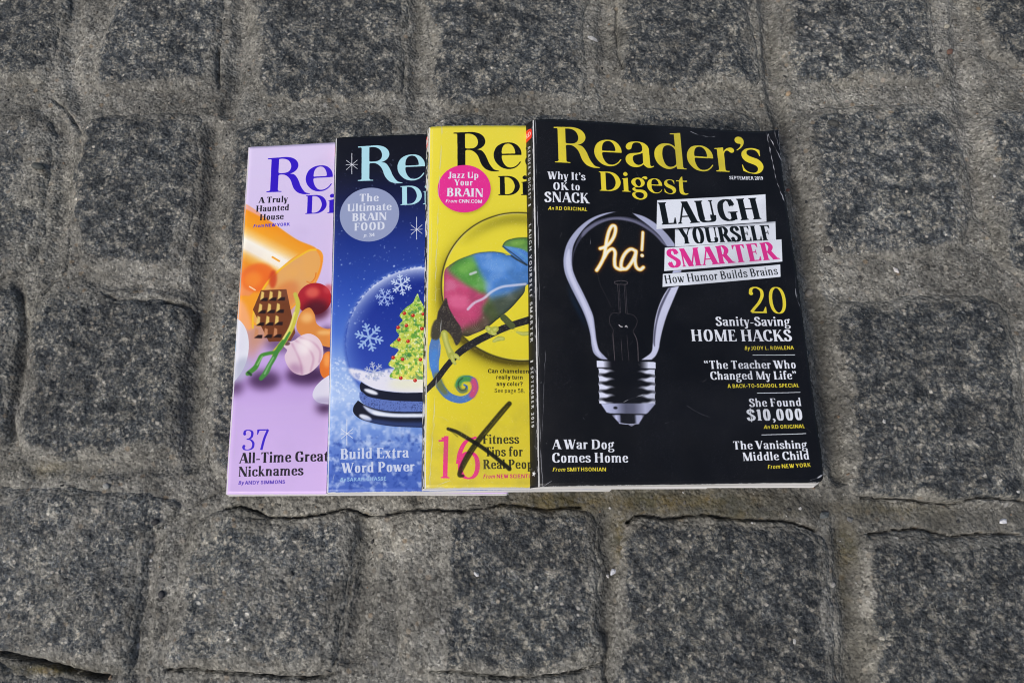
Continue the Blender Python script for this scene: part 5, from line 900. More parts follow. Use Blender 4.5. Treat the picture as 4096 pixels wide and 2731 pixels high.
        if c == 'e': return B(.15, .50, X*.53) + C([(.49, X*.52), (.46, X*.84), (.33, X-h), (.18, X*.82), (.14, X*.5), (.19, X*.16), (.35, h), (.46, X*.1), (.52, X*.26)]), .60
        if c == 'f': return S(.19, 0, .82, 3, 0) + C([(.19, .75), (.22, .95), (.32, 1.03), (.41, .98)]) + f.ball(.40, .94, .075) + B(.04, .40, X-h), .42
        if c == 'g': return O(.28, X*.67, .235, X*.35, .85) + C([(.16, X*.34), (.11, .12), (.18, .03), (.38, .02), (.53, -.07), (.50, -.21), (.30, -.29), (.10, -.22), (.10, -.09), (.2, 0)], p=.8, k=.8) + C([(.42, X*.9), (.5, X+.02), (.57, X)]) + f.ball(.56, X-.03, .055), .62
        if c == 'h': return S(.16, 0, 1.03, 3, 1) + C([(.16, X*.66), (.33, X-h), (.48, X*.84), (.50, X*.55)]) + S(.50, 0, X*.62, 3, 0), .69
        if c == 'i': return S(.16, 0, X, 3, 1) + f.dot(.15, .92), .33
        if c == 'k': return S(.16, 0, 1.03, 3, 1) + D(.2, X*.36, .47, X, tw) + D(.3, X*.56, .54, 0, kw) + f.slab(.47, X, -1, w=tw) + f.slab(.54, 0, 1, .04, .07, kw), .66
        if c == 'l': return S(.16, 0, 1.03, 3, 1), .33
        if c in 'mn':
            o = S(.16, 0, X, 3, 1)
            for k in range(2 if c == 'm' else 1):
                x = .16 + .34 * k
                o += C([(x, X*.66), (x+.17, X-h), (x+.32, X*.84), (x+.34, X*.55)]) + S(x+.34, 0, X*.62, 3, 0)
            return o, .69 + .34 * (c == 'm')
        if c == 'o': return O(.33, X/2, .255, X/2 + e), .66
        if c == 'r': return S(.16, 0, X, 3, 1) + C([(.16, X*.6), (.25, X*.9), (.37, X-h)]) + f.ball(.38, X*.87, .08), .47
        if c == 't': return S(.19, .14, X, 0, 0) + [np.array([(.19-s, X), (.19+s, X), (.19+s, .92), (.19+s*.5, .92)])] + C([(.19, .2), (.22, .04), (.31, h), (.40, .06)]) + B(.04, .40, X-h), .43
        if c == 'u': return S(.16, .16, X, 0, 1) + C([(.16, .24), (.19, .06), (.30, h), (.48, X*.3)]) + S(.48, 0, X, 2, 1), .70
        if c in 'vy':
            o = D(.11, X, .27, 0, kw) + D(.49, X, .31, 0, tw) + f.slab(.11, X, -1, .06, .06, kw) + f.slab(.49, X, -1, .07, .07, tw)
            if c == 'y': o += C([(.31, .02), (.24, -.2), (.16, -.27), (.08, -.24)]) + f.ball(.09, -.2, .06)
            return o, .57
        if c == 'w': return D(.11, X, .26, 0, kw) + D(.43, X, .29, 0, tw) + D(.41, X, .56, 0, kw) + D(.76, X, .60, 0, tw) + f.slab(.11, X, -1, .06, .06, kw) + f.slab(.76, X, -1, .07, .07, tw), .85
        if c == 'x': return D(.13, X, .44, 0, kw) + D(.44, X, .12, 0, tw) + f.slab(.13, X, -1, .05, .05, kw) + f.slab(.44, X, -1, .05, .05, tw) + f.slab(.12, 0, 1, .05, .05, tw) + f.slab(.44, 0, 1, .05, .05, kw), .58
        if c == 'z': return B(.08, .46, X-h) + B(.08, .46, h) + D(.14, 0, .40, X, kw) + f.wedge(.48, 0, 1, .2), .54
        if c == '0': return O(.33, .5, .27, .5 + e), .66
        if c == '1': return S(.26, 0, 1, 3, 0) + C([(.26-s, .96), (.18, .9), (.08, .88)]), .46
        if c == '2': return C([(.12, .76), (.17, .93), (.31, 1-h), (.47, .88), (.49, .68), (.38, .42), (.2, .18), (.09, .03)], p=.9) + B(.09, .56, th*.8, th*1.6) + f.wedge(.58, 0, 1, .24) + f.ball(.14, .75, .07), .64
        if c == '3': return C([(.12, .8), (.16, .94), (.3, 1-h), (.46, .9), (.46, .66), (.36, .56), (.24, .54)]) + C([(.24, .54), (.42, .5), (.54, .34), (.50, .1), (.32, h), (.14, .06), (.1, .2)]) + f.ball(.14, .79, .065) + f.ball(.13, .2, .065), .63
        if c == '4': return S(.44, 0, 1, 3, 0) + D(.08, .28, .44, 1, tw) + B(.06, .6, .28), .66
        if c == '5': return B(.16, .54, 1-h, th*1.8) + R(.16, .54, .16+th, 1) + C([(.17, .55), (.32, .62), (.5, .52), (.53, .3), (.46, .08), (.3, h), (.14, .05), (.1, .18)]) + f.ball(.13, .18, .065), .63
        if c == '6': return O(.35, .31, .26, .31 + e) + C([(.10, .34), (.14, .62), (.28, .88), (.52, 1-h)]), .67
        if c == '7': return B(.08, .56, 1-th*.8, th*1.6) + C([(.55, .97), (.40, .55), (.28, 0)], p=.5) + ([np.array([(.07, 1), (.07, .74), (.1, .74), (.18, 1-th), (.2, 1)])] if f.serif else []), .60
        if c == '8': return O(.33, .74, .23, .27) + O(.33, .26, .26, .27), .66
        if c == '9': return O(.32, .69, .26, .31 + e) + C([(.57, .66), (.53, .38), (.39, .12), (.15, h)]), .67
        if c in '\u2019\'': return f.dot(.14, .92, .085) + C([(.2, .92), (.2, .78), (.1, .68)], k=.5), .28
        if c in '\u201c\u201d':
            o = []
            for x in (.12, .36):
                o += f.dot(x, .92 if c == '\u201d' else .76, .085) + (C([(x+.06, .92), (x+.06, .78), (x-.04, .68)], k=.5) if c == '\u201d' else C([(x-.06, .76), (x-.06, .90), (x+.04, 1.0)], k=.5))
            return o, .50
        if c == '-': return R(.05, .28, .37, .28 + max(th * 1.4, .1)), .42
        if c == '.': return f.dot(.13, .09, .095), .27
        if c == ',': return f.dot(.13, .09, .09) + C([(.19, .09), (.19, -.06), (.08, -.18)], k=.5), .28
        if c == '?': return C([(.1, .8), (.16, .95), (.3, 1-h), (.45, .86), (.42, .66), (.28, .5), (.26, .3)]) + f.dot(.26, .09, .095), .52
        if c == '|': return R(.1, -.1, .18, .95), .28
        if c == '*':
            a = np.arange(10) * math.pi / 5 + math.pi / 2; r = np.where(np.arange(10) % 2, .2, .5)
            return [np.stack([.5 + r * np.cos(a), .45 + r * np.sin(a)], -1)], 1.
        return [], .30
FACES = {
    'head':  Face(.218, .068, True, .70),        # heavy serif of the cover lines
    'caps':  Face(.24, .06, True, .70),
    'text':  Face(.155, .06, True, .70),
    'fine':  Face(.108, .038, True, .70),         # large light figures
    'sans':  Face(.185, .155, False, .74, 1.),
    'sanslight': Face(.11, .095, False, .74, 1.),
}
def letter_line(sheet, text, face, p0, p1, cap, colour, track=0., alpha=1., slant=0.):
    """p0, p1: the two ends of the base line on the sheet (mm, y down); cap: height of a capital"""
    f = FACES[face]; p0, p1 = np.array(p0, float), np.array(p1, float)
    n = len(text)
    nat = sum(.27 if c == ' ' else f.glyph(c)[1] for c in text) - .12
    if n > 2: track += min(.012, max(-.03, (np.hypot(*(p1 - p0)) / cap - nat) / (n - 1)))
    polys, x = [], 0.
    italic = .2 if face.startswith('sans') and text.split(' ')[0] in ('From', 'By', 'An', 'p.') else 0.
    for i, c in enumerate(text):
        g, adv = f.glyph(c)
        if c == ' ': italic = 0.; adv = .27
        sh = italic + slant
        for q in g:
            q = np.array(q, float); q[:, 0] += x + q[:, 1] * sh; polys.append(q)
        x += adv + track
    x0 = min(q[:, 0].min() for q in polys); x1 = max(q[:, 0].max() for q in polys)
    d = (p1 - p0); L = np.hypot(*d); ex = d / L; ey = np.array([ex[1], -ex[0]])
    sx = L / (x1 - x0)
    out = [p0 + ((q[:, :1] - x0) * sx) * ex + (q[:, 1:] * cap) * ey for q in polys]
    sheet.paint(out, 'nonzero', colour, alpha)
# ---------------------------------------------------------------- helpers
def link(o, parent=None, **props):
    S.collection.objects.link(o)
    if parent is not None: o.parent = parent
    for k, v in props.items(): o[k] = v
    return o
def mesh_obj(name, verts, faces, mat=None, parent=None, smooth=True, **props):
    me = bpy.data.meshes.new(name)
    verts = np.asarray(verts, np.float32)
    me.vertices.add(len(verts)); me.vertices.foreach_set('co', verts.ravel())
    quads = isinstance(faces, np.ndarray)
    idx = faces.ravel() if quads else np.concatenate([np.asarray(f) for f in faces])
    cnt = np.full(len(faces), faces.shape[1]) if quads else np.array([len(f) for f in faces])
    me.loops.add(len(idx)); me.loops.foreach_set('vertex_index', idx.astype(np.int32))
    me.polygons.add(len(cnt))
    me.polygons.foreach_set('loop_start', np.concatenate([[0], np.cumsum(cnt)[:-1]]).astype(np.int32))
    me.polygons.foreach_set('loop_total', cnt.astype(np.int32))
    me.update(calc_edges=True); me.validate()
    me.polygons.foreach_set('use_smooth', np.full(len(me.polygons), smooth))
    if mat: me.materials.append(mat)
    return link(bpy.data.objects.new(name, me), parent, **props)
def vert_attr(o, name, values):
    at = o.data.attributes.new(name, 'FLOAT', 'POINT'); at.data.foreach_set('value', np.asarray(values, np.float32))
class Nodes:
    def __init__(s, name):
        s.m = bpy.data.materials.new(name); s.m.use_nodes = True; s.t = s.m.node_tree
        s.b = s.t.nodes['Principled BSDF']
    def n(s, kind, **k):
        x = s.t.nodes.new('ShaderNode' + kind)
        for a, b in k.items():
            if a.startswith('i_'): 
                key = a[2:]; x.inputs[int(key) if key.isdigit() else key].default_value = b
            else: setattr(x, a, b)
        return x
    def l(s, a, b): s.t.links.new(a, b)
    def noise(s, vec, scale, detail=4., rough=.6, dist=0.):
        x = s.n('TexNoise'); x.inputs['Scale'].default_value = scale; x.inputs['Detail'].default_value = detail
        x.inputs['Roughness'].default_value = rough; x.inputs['Distortion'].default_value = dist
        s.l(vec, x.inputs['Vector']); return x.outputs['Fac']
    def vor(s, vec, scale, out='Color', feature='F1'):
        x = s.n('TexVoronoi', feature=feature); x.inputs['Scale'].default_value = scale; s.l(vec, x.inputs['Vector']); return x.outputs[out]
    def ramp(s, fac, stops, mode='LINEAR'):
        x = s.n('ValToRGB'); cr = x.color_ramp; cr.interpolation = mode
        while len(cr.elements) < len(stops): cr.elements.new(.5)
        for e, (p, c) in zip(cr.elements, stops):
            e.position = p; e.color = tuple(c) + (1,) if not np.isscalar(c) else (c, c, c, 1)
        s.l(fac, x.inputs[0]); return x.outputs[0]
    def mix(s, fac, a, b, mode='MIX'):
        x = s.n('Mix', data_type='RGBA', blend_type=mode)
        for v, sock in ((fac, 0), (a, 6), (b, 7)):
            if hasattr(v, 'is_linked') or hasattr(v, 'links'): s.l(v, x.inputs[sock])
            else: x.inputs[sock].default_value = v if np.isscalar(v) else tuple(v) + (1,)
        return x.outputs[2]
    def math(s, op, a, b=0., c=None):
        x = s.n('Math', operation=op)
        for v, k in ((a, 0), (b, 1), (c, 2)):
            if v is None: continue
            if hasattr(v, 'links'): s.l(v, x.inputs[k])
            else: x.inputs[k].default_value = v
        return x.outputs[0]
    def attr(s, name): return s.n('Attribute', attribute_name=name).outputs['Fac']
    def bump(s, h, strength, dist, normal=None):
        x = s.n('Bump'); x.inputs['Strength'].default_value = strength; x.inputs['Distance'].default_value = dist
        s.l(h, x.inputs['Height'])
        if normal is not None: s.l(normal, x.inputs['Normal'])
        return x.outputs[0]
# ---------------------------------------------------------------- stone and mortar materials
def paving_material(name):
    n = Nodes(name); pos = n.n('NewGeometry').outputs['Position']
    # mortar: sand and small gravel in grey cement
    big = n.noise(pos, 22, 3, .55)
    mid = n.noise(pos, 160, 5, .7)
    mort = n.ramp(big, [(.3, MORTAR_DARK), (.7, MORTAR_LIGHT)])
    mort = n.mix(.75, mort, n.ramp(mid, [(.32, .34), (.46, .78), (.66, 1.15)]), 'MULTIPLY')
    grain = n.vor(pos, 850)
    gv = n.n('SeparateColor'); n.l(grain, gv.inputs[0])
    mort = n.mix(.85, mort, n.ramp(gv.outputs[0], [(.0, .3), (.25, .8), (.75, 1.08), (1., 1.8)]), 'MULTIPLY')
    grav = n.vor(pos, 300); gs = n.n('SeparateColor'); n.l(grav, gs.inputs[0])
    gm = n.ramp(gs.outputs[1], [(.80, 0.), (.88, .75)])
    gcol = n.ramp(gs.outputs[2], [(0, (.05, .05, .05)), (.35, (.12, .105, .085)), (.6, (.26, .24, .2)), (.85, (.18, .13, .08)), (1, (.36, .35, .33))])
    mort = n.mix(n.math('MULTIPLY', gm, n.ramp(n.vor(pos, 300, 'Distance'), [(.3, 1.), (.5, 0.)])), mort, gcol)
    mort = n.mix(n.math('MULTIPLY', n.attr('dirt_shade'), n.ramp(n.noise(pos, 40, 4, .65), [(.25, .45), (.6, 1.)])), mort, (.05, .048, .04))  # soil, damp and painted shade darken the mortar colour along the joints
    moss = n.attr('moss'); mn = n.noise(pos, 260, 4, .7)
    mf = n.math('MULTIPLY', moss, n.ramp(mn, [(.32, 0.), (.5, 1.)]))
    mort = n.mix(n.math('MULTIPLY', mf, .8), mort, n.ramp(n.noise(pos, 90, 2), [(.35, (.035, .035, .012)), (.65, (.14, .1, .022))]))
    # granite: dark hornblende and grey-tan feldspar in clumps
    warp = n.noise(pos, 120, 2, .5)
    vadd = n.n('VectorMath', operation='MULTIPLY_ADD'); n.l(pos, vadd.inputs[0]); vadd.inputs[1].default_value = (1, 1, 1)
    wc = n.n('CombineXYZ'); n.l(n.math('MULTIPLY', warp, .004), wc.inputs[0]); n.l(n.math('MULTIPLY', warp, -.003), wc.inputs[1]); n.l(wc.outputs[0], vadd.inputs[2])
    p2 = vadd.outputs[0]
    clump = n.noise(p2, 150, 6, .78)
    fine = n.noise(p2, 520, 4, .8)
    g = n.math('ADD', n.math('MULTIPLY', clump, .58), n.math('MULTIPLY', fine, .42))
    gran = n.ramp(g, [(.37, GR_BLACK), (.455, GR_DARK), (.515, GR_MID), (.565, GR_TAN), (.65, GR_PALE)])
    cell = n.n('SeparateColor'); n.l(n.vor(p2, 700), cell.inputs[0])
    xs = n.n('SeparateColor'); n.l(n.vor(p2, 430), xs.inputs[0])
    xm = n.math('MULTIPLY', n.ramp(xs.outputs[0], [(.80, 0.), (.84, .9)]), n.ramp(n.vor(p2, 430, 'Distance'), [(.25, 1.), (.5, 0.)]))
    gran = n.mix(xm, gran, n.ramp(xs.outputs[1], [(0, (.16, .165, .165)), (.5, (.28, .25, .2)), (1, (.40, .38, .34))]))
    gran = n.mix(.8, gran, n.ramp(cell.outputs[0], [(0, .5), (.4, .9), (.85, 1.2), (1, 1.9)]), 'MULTIPLY')
    gran = n.mix(.5, gran, n.ramp(n.noise(pos, 28, 3), [(.3, .7), (.7, 1.25)]), 'MULTIPLY')
    gran = n.mix(1., gran, n.ramp(n.attr('tone'), [(0, 0.), (1, 1.6)]), 'MULTIPLY')
    # mortar smeared over the stone edges
    ex = n.math('ADD', n.attr('bare'), n.math('ADD', n.math('MULTIPLY', n.math('SUBTRACT', n.noise(p2, 150, 6, .72), .5), 2.1), n.math('MULTIPLY', n.math('SUBTRACT', n.noise(p2, 48, 3, .6), .5), 1.6)))
    ex = n.ramp(ex, [(.36, 0.), (.56, 1.)])
    col = n.mix(ex, mort, gran)
    col = n.mix(1., col, n.ramp(n.noise(pos, 17, 4, .65), [(.28, (.70, .69, .68)), (.5, (1., 1., 1.)), (.72, (1.28, 1.26, 1.2))]), 'MULTIPLY')
    col = n.mix(.8, col, n.ramp(n.noise(pos, 75, 3, .6), [(.3, .66), (.5, 1.), (.7, 1.3)]), 'MULTIPLY')
    n.l(col, n.b.inputs['Base Color'])
    n.b.inputs['Roughness'].default_value = .82; n.b.inputs['Specular IOR Level'].default_value = .35
    h = n.math('ADD', n.noise(pos, 300, 3, .6), n.math('MULTIPLY', n.vor(pos, 620, 'Distance'), -.55))
    n.l(n.bump(h, .62, .0017), n.b.inputs['Normal'])
    return n.m
MORTAR_DARK, MORTAR_LIGHT = (.14, .135, .118), (.25, .241, .213)
GR_BLACK, GR_DARK, GR_MID, GR_TAN, GR_PALE = (.011, .014, .0175), (.034, .040, .046), (.092, .096, .095), (.215, .204, .173), (.36, .34, .295)
PAVING = paving_material('granite setts in sandy mortar')
# ---------------------------------------------------------------- relief of the paving (all in millimetres)
def axis(lo, hi, pitch, far):
    c = np.arange(lo, hi + pitch / 2, pitch); step, a, b = pitch, [], []
    x = hi; y = lo
    while x < far:
        step = min(step * 1.13, 22); x += step; y -= step; a.append(x); b.append(y)
    return np.concatenate([b[::-1], c, a])
gx, gy = axis(-330, 330, .8, 1900), axis(-72, 345, .8, 1900)
GX, GY = np.meshgrid(gx, gy)
NX, NY = len(gx), len(gy)
def window(lo, hi, ax): return slice(max(0, np.searchsorted(ax, lo)), min(len(ax), np.searchsorted(ax, hi)))
def seg_dist(px, py, pts, closed):
    d2 = np.full(px.shape, 1e9); inside = np.zeros(px.shape, bool)
    n = len(pts)
    for i in range(n if closed else n - 1):
        (x0, y0), (x1, y1) = pts[i], pts[(i + 1) % n]
        dx, dy = x1 - x0, y1 - y0
        t = np.clip(((px - x0) * dx + (py - y0) * dy) / (dx * dx + dy * dy + 1e-9), 0, 1)
        d2 = np.minimum(d2, (px - x0 - t * dx) ** 2 + (py - y0 - t * dy) ** 2)
        if closed and y0 != y1: inside ^= ((y0 > py) != (y1 > py)) & (px < (x1 - x0) * (py - y0) / (y1 - y0) + x0)
    d = np.sqrt(d2)
    return np.where(inside, d, -d) if closed else d
JX = GX + 2.1 * fbm(GX / 11, GY / 11, 3, 4); JY = GY + 2.1 * fbm(GX / 11, GY / 11, 4, 4)
rough = 1.3 * fbm(GX / 21, GY / 21, 11, 3) + .85 * fbm(GX / 6.5, GY / 6.5, 12, 3) + .52 * fbm(GX / 2.1, GY / 2.1, 13, 2)
ZM = -4.1 + 1.9 * fbm(GX / 22, GY / 22, 21, 3) + .7 * fbm(GX / 7, GY / 7, 22, 3) + .42 * fbm(GX / 2.0, GY / 2.0, 23, 2)
cut = np.zeros_like(GX)
for pts, w, d in TROUGHS:
    p = np.array(pts); sx, sy = window(p[:, 0].min() - 20, p[:, 0].max() + 20, gx), window(p[:, 1].min() - 20, p[:, 1].max() + 20, gy)
    q = seg_dist(JX[sy, sx], JY[sy, sx], pts, False) / (w * 1.35)
    ZM[sy, sx] -= 1.0 * d * np.clip(1 - q * q, 0, 1) ** 1.3
for pts, w, d in CRACKS:
    p = np.array(pts); sx, sy = window(p[:, 0].min() - 8, p[:, 0].max() + 8, gx), window(p[:, 1].min() - 8, p[:, 1].max() + 8, gy)
    q = seg_dist(GX[sy, sx] + .5 * fbm(GX[sy, sx] / 3, GY[sy, sx] / 3, 5, 2), GY[sy, sx] + .5 * fbm(GX[sy, sx] / 3, GY[sy, sx] / 3, 6, 2), pts, False) / max(w, .55)
    wob = np.clip(1.0 + .8 * fbm(GX[sy, sx] / 9, GY[sy, sx] / 9, 7, 2), .35, 1.5)
    cut[sy, sx] = np.maximum(cut[sy, sx], d * wob * np.exp(-q ** 2 * 1.4))
MOSSF = np.zeros_like(GX)
for (cx, cy), a, b, s in MOSS:
    MOSSF = np.maximum(MOSSF, s * np.exp(-((GX - cx) / a) ** 2 - ((GY - cy) / b) ** 2))
DIRT_SHADE = np.zeros_like(GX)          # damp, soil filled joints; shade and vignetting are painted in as well
for pts, w, s in DIRT_SHADE_PATHS:
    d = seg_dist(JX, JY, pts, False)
    DIRT_SHADE = np.maximum(DIRT_SHADE, s * np.exp(-(d / w) ** 2))
IN = np.full(GX.shape, -60.)
grid_idx = np.arange(NX * NY).reshape(NY, NX)
HTOP = ZM.copy()
stone_parts = []
for k, (outline, top, label) in enumerate(STONES):
    pts = [tuple(v) for v in smooth_path([tuple(v) for v in outline], True, 4.)]
    p = np.array(pts); sx, sy = window(p[:, 0].min() - 14, p[:, 0].max() + 14, gx), window(p[:, 1].min() - 14, p[:, 1].max() + 14, gy)
    D = seg_dist(JX[sy, sx], JY[sy, sx], pts, True)
    IN[sy, sx] = np.maximum(IN[sy, sx], D)
    if label is None: continue
    x, y = GX[sy, sx], GY[sy, sx]
    cx, cy = p.mean(0)
    rnd = random.Random(k)
    tilt = rnd.uniform(-.006, .006) * (x - cx) + rnd.uniform(-.006, .006) * (y - cy)
    edge = np.where(D > 0, 3.8 * np.exp(-np.maximum(D, 0) / 3.6), 3.8 - D * 1.6)
    z = -.7 + top + np.clip(tilt, -.5, .5) + rough[sy, sx] - edge - cut[sy, sx]
    z = np.minimum(z, .4)
    pale = {18: 1.9, 17: 1.7, 7: 3.2, 1: 1.1, 14: 1.3}.get(k, 1.)
    bare = (D + .9 - 1.6 * pale - 6.5 * pale * fbm(x / 30, y / 30, 40 + k, 4, .62)) / 8.
    if k == 19: bare = np.minimum(bare, (x - (cx - 26)) / 6)          # mortar spread over the left third
    if k == 3: bare = bare - .9 * np.exp(-((x - cx + 2) / 13) ** 2 - ((y - cy + 17) / 8) ** 2)
    bare = np.clip(bare, -.6, .92 if pale < 1.5 else .62)
    tone = {0: .8, 6: .75, 20: .74, 21: .72, 22: .8, 19: .86, 15: .84, 12: .8, 4: .85, 13: 1.05, 18: 1.1}.get(k, rnd.uniform(.88, 1.08))
    stone_parts.append((k, label, sx, sy, D, z, bare, (cx, cy), tone))
    m = D > -1
    HTOP[sy, sx] = np.where(m, np.maximum(HTOP[sy, sx], z), HTOP[sy, sx])
# beyond the picture the same setts go on in rows, as part of the ground sheet
off = np.maximum(np.maximum(np.abs(GX) - 318, -66 - GY), GY - 338)
r = np.floor(GY / 96); bx = GX / 92 + .5 * (r % 2)
fx = np.minimum(bx % 1, 1 - bx % 1) * 92; fy = np.minimum((GY / 96) % 1, 1 - (GY / 96) % 1) * 96
Dg = np.minimum(fx, fy) - 5
far = np.clip((off - 30) / 12, 0, 1)
ZM = ZM * (1 - far) + far * (-2.9 + rough - .5 + 2.6 * (1 - np.exp(-np.clip(Dg, 0, 40) / 2.5)))
bare_m = np.where(far > .5, np.clip((Dg - 4 - 3 * fbm(GX / 26, GY / 26, 71, 3)) / 5, -.6, 1.2), -.6)
ZM -= cut
ZM -= (1 - far) * np.clip(IN - 3.2, 0, 7) * .9
q = np.stack([grid_idx[:-1, :-1], grid_idx[:-1, 1:], grid_idx[1:, 1:], grid_idx[1:, :-1]], -1).reshape(-1, 4)
ground = mesh_obj('ground', np.stack([GX, GY, ZM], -1).reshape(-1, 3) / 1000, q, PAVING, kind='structure',
                  label='sandy grey mortar bed between granite paving stones')
vert_attr(ground, 'dirt_shade', DIRT_SHADE.ravel()); vert_attr(ground, 'bare', bare_m.ravel()); vert_attr(ground, 'tone', np.full(GX.size, .6)); vert_attr(ground, 'moss', MOSSF.ravel())
for k, label, sx, sy, D, z, bare, (cx, cy), tone in stone_parts:
    keep = D > -2.2
    ids = np.full(D.shape, -1); ids[keep] = np.arange(keep.sum())
    v = np.stack([GX[sy, sx][keep] - cx, GY[sy, sx][keep] - cy, z[keep]], -1)
    f = np.stack([ids[:-1, :-1], ids[:-1, 1:], ids[1:, 1:], ids[1:, :-1]], -1).reshape(-1, 4)
    f = f[(f >= 0).all(1)]
    # skirt down into the bed
    e = np.concatenate([f[:, [0, 1]], f[:, [1, 2]], f[:, [2, 3]], f[:, [3, 0]]])
    key = np.sort(e, 1); code = key[:, 0].astype(np.int64) * len(v) + key[:, 1]
    u, first, cnt = np.unique(code, return_index=True, return_counts=True)
    be = e[first[cnt == 1]]
    bv = np.unique(be); low = np.full(len(v), -1); low[bv] = len(v) + np.arange(len(bv))
    vv = v[bv].copy(); vv[:, 2] = -42
    side = np.stack([be[:, 1], be[:, 0], low[be[:, 0]], low[be[:, 1]]], -1)
    o = mesh_obj('paving_stone', np.concatenate([v, vv]) / 1000, np.concatenate([f, side]), PAVING,
                 label=label, category='paving stone', group='granite paving stones set in mortar')
    o.location = (cx / 1000, cy / 1000, 0)
    vert_attr(o, 'dirt_shade', np.concatenate([DIRT_SHADE[sy, sx][keep] * .55, np.zeros(len(bv))]))
    vert_attr(o, 'tone', np.full(len(v) + len(bv), tone / 1.6))
    vert_attr(o, 'bare', np.concatenate([bare[keep], np.zeros(len(bv))])); vert_attr(o, 'moss', np.concatenate([MOSSF[sy, sx][keep] * .4, np.zeros(len(bv))]))
def height_at(x, y):
    i, j = np.clip(np.searchsorted(gy, y), 0, NY - 1), np.clip(np.searchsorted(gx, x), 0, NX - 1)
    return HTOP[i, j] - cut[i, j]
# ---------------------------------------------------------------- pebbles and grit lying on the paving
def lump(r, stretch, seed, angular):
    bm = bmesh.new(); bmesh.ops.create_icosphere(bm, subdivisions=1 if angular else 2, radius=1)
    rnd = random.Random(seed); a = rnd.uniform(0, 3.14)
    v = np.array([x.co[:] for x in bm.verts]); f = [[y.index for y in x.verts] for x in bm.faces]; bm.free()
    nrm = v + (.45 if angular else .22) * np.stack([vnoise(v[:, 0] * 1.7 + seed + 9 * i, v[:, 1] * 1.7 + v[:, 2] * 1.3, seed + i) for i in range(3)], -1)
    nrm *= np.array([stretch ** .5, stretch ** -.5, .62]) * r
    c, s = math.cos(a), math.sin(a)
    return np.stack([nrm[:, 0] * c - nrm[:, 1] * s, nrm[:, 0] * s + nrm[:, 1] * c, nrm[:, 2]], -1), f
def pebble_material(colour):
    n = Nodes('pebble stone'); pos = n.n('NewGeometry').outputs['Position']
    c = n.mix(.8, colour, n.ramp(n.noise(pos, 900, 4, .7), [(.3, .55), (.7, 1.4)]), 'MULTIPLY')
    n.l(c, n.b.inputs['Base Color']); n.b.inputs['Roughness'].default_value = .7
    n.l(n.bump(n.noise(pos, 1500, 3), .4, .0006), n.b.inputs['Normal'])
    return n.m
for k, ((x, y), r, colour, stretch, name, label) in enumerate(PEBBLES):
    v, f = lump(r, stretch, 100 + k, name != 'pebble')
    v[:, 2] += 0
    o = mesh_obj(name, v / 1000, f, pebble_material(colour), smooth=name == 'pebble', label=label, category='pebble' if name == 'pebble' else 'stone chip')
    o.location = (x / 1000, y / 1000, (height_at(x, y) + r * .22) / 1000)
gm = Nodes('mixed grit'); gr = gm.n('ObjectInfo'); gpos = gm.n('NewGeometry')
gc = gm.ramp(gpos.outputs['Random Per Island'], [(0, (.03, .03, .03)), (.3, (.1, .09, .075)), (.55, (.22, .2, .17)), (.75, (.17, .12, .08)), (.88, (.45, .44, .42)), (1, (.66, .66, .66))], 'CONSTANT')
gm.l(gc, gm.b.inputs['Base Color']); gm.b.inputs['Roughness'].default_value = .75
rnd = random.Random(5); V, Fc, nb = [], [], 0
for k in range(3000):
    x, y = rnd.uniform(-300, 300), rnd.uniform(-48, 320)
    i, j = np.searchsorted(gy, y), np.searchsorted(gx, x)
    if IN[i, j] > -.5 and rnd.random() < .85: continue
    r = .25 + .8 * rnd.random() ** 3.5
    v, f = lump(r, rnd.uniform(1, 1.8), 1000 + k, True)
    V.append(v + (x, y, height_at(x, y) + r * .15)); Fc += [[a + nb for a in q] for q in f]; nb += len(v)
mesh_obj('grit', np.concatenate(V) / 1000, Fc, gm.m, smooth=False, kind='stuff', label='loose sand grit lying in the joints')
# ---------------------------------------------------------------- printed sheets
def wear(s, name, rng):
    e = np.minimum(np.minimum(s.X, COVER_W - s.X), np.minimum(s.Y, COVER_H - s.Y))
    n1 = s.noise(1.6, 7, 3); n2 = s.noise(.35, 8, 2)
    amount = {'lilac': .1, 'navy': .15, 'yellow': .28, 'black': .2}[name]
    s.over(np.clip((amount + .35 * n1 - e) / .12, 0, 1) * np.clip(.7 + n2, 0, 1), (206, 206, 206), .8)
    if name == 'yellow':
        s.over(np.clip(s.noise(9, 3, 4) * 1.2 + .1, 0, 1) * np.clip((s.Y - 90) / 90, 0, 1), (150, 140, 70), .28)
        s.over(np.clip((s.noise(.5, 15, 2) - .55) * 6, 0, 1), (246, 242, 214), .25)
    if name == 'black':
        s.over(np.clip((s.noise(.22, 9, 2) - .42) * 5, 0, 1) * np.clip(.5 + s.noise(12, 10, 2), 0, 1), (150, 152, 160), .32)
        s.over(np.clip(s.noise(26, 17, 3) * .9, 0, 1), (52, 54, 62), .28)
        s.over(np.clip((s.noise(1.1, 31, 3) - .62) * 6, 0, 1) * np.clip(1 - np.abs(s.X - 3.2) / 3.5, 0, 1), (190, 192, 198), .6)
    if name == 'lilac':
        s.over(np.clip(s.noise(14, 3, 3), 0, 1), (168, 150, 190), .14)
    for _ in range({'black': 46, 'yellow': 24}.get(name, 9)):
        x, y, a, L = rng.uniform(2, 130), rng.uniform(2, 186), rng.uniform(0, 3.14), rng.uniform(.2, 2.2) ** 1.5
        s.line([(x, y), (x + math.cos(a) * L * .5, y + math.sin(a) * L * .5 + .15), (x + math.cos(a) * L, y + math.sin(a) * L)], rng.uniform(.06, .16), (200, 200, 206), rng.uniform(.12, .5))
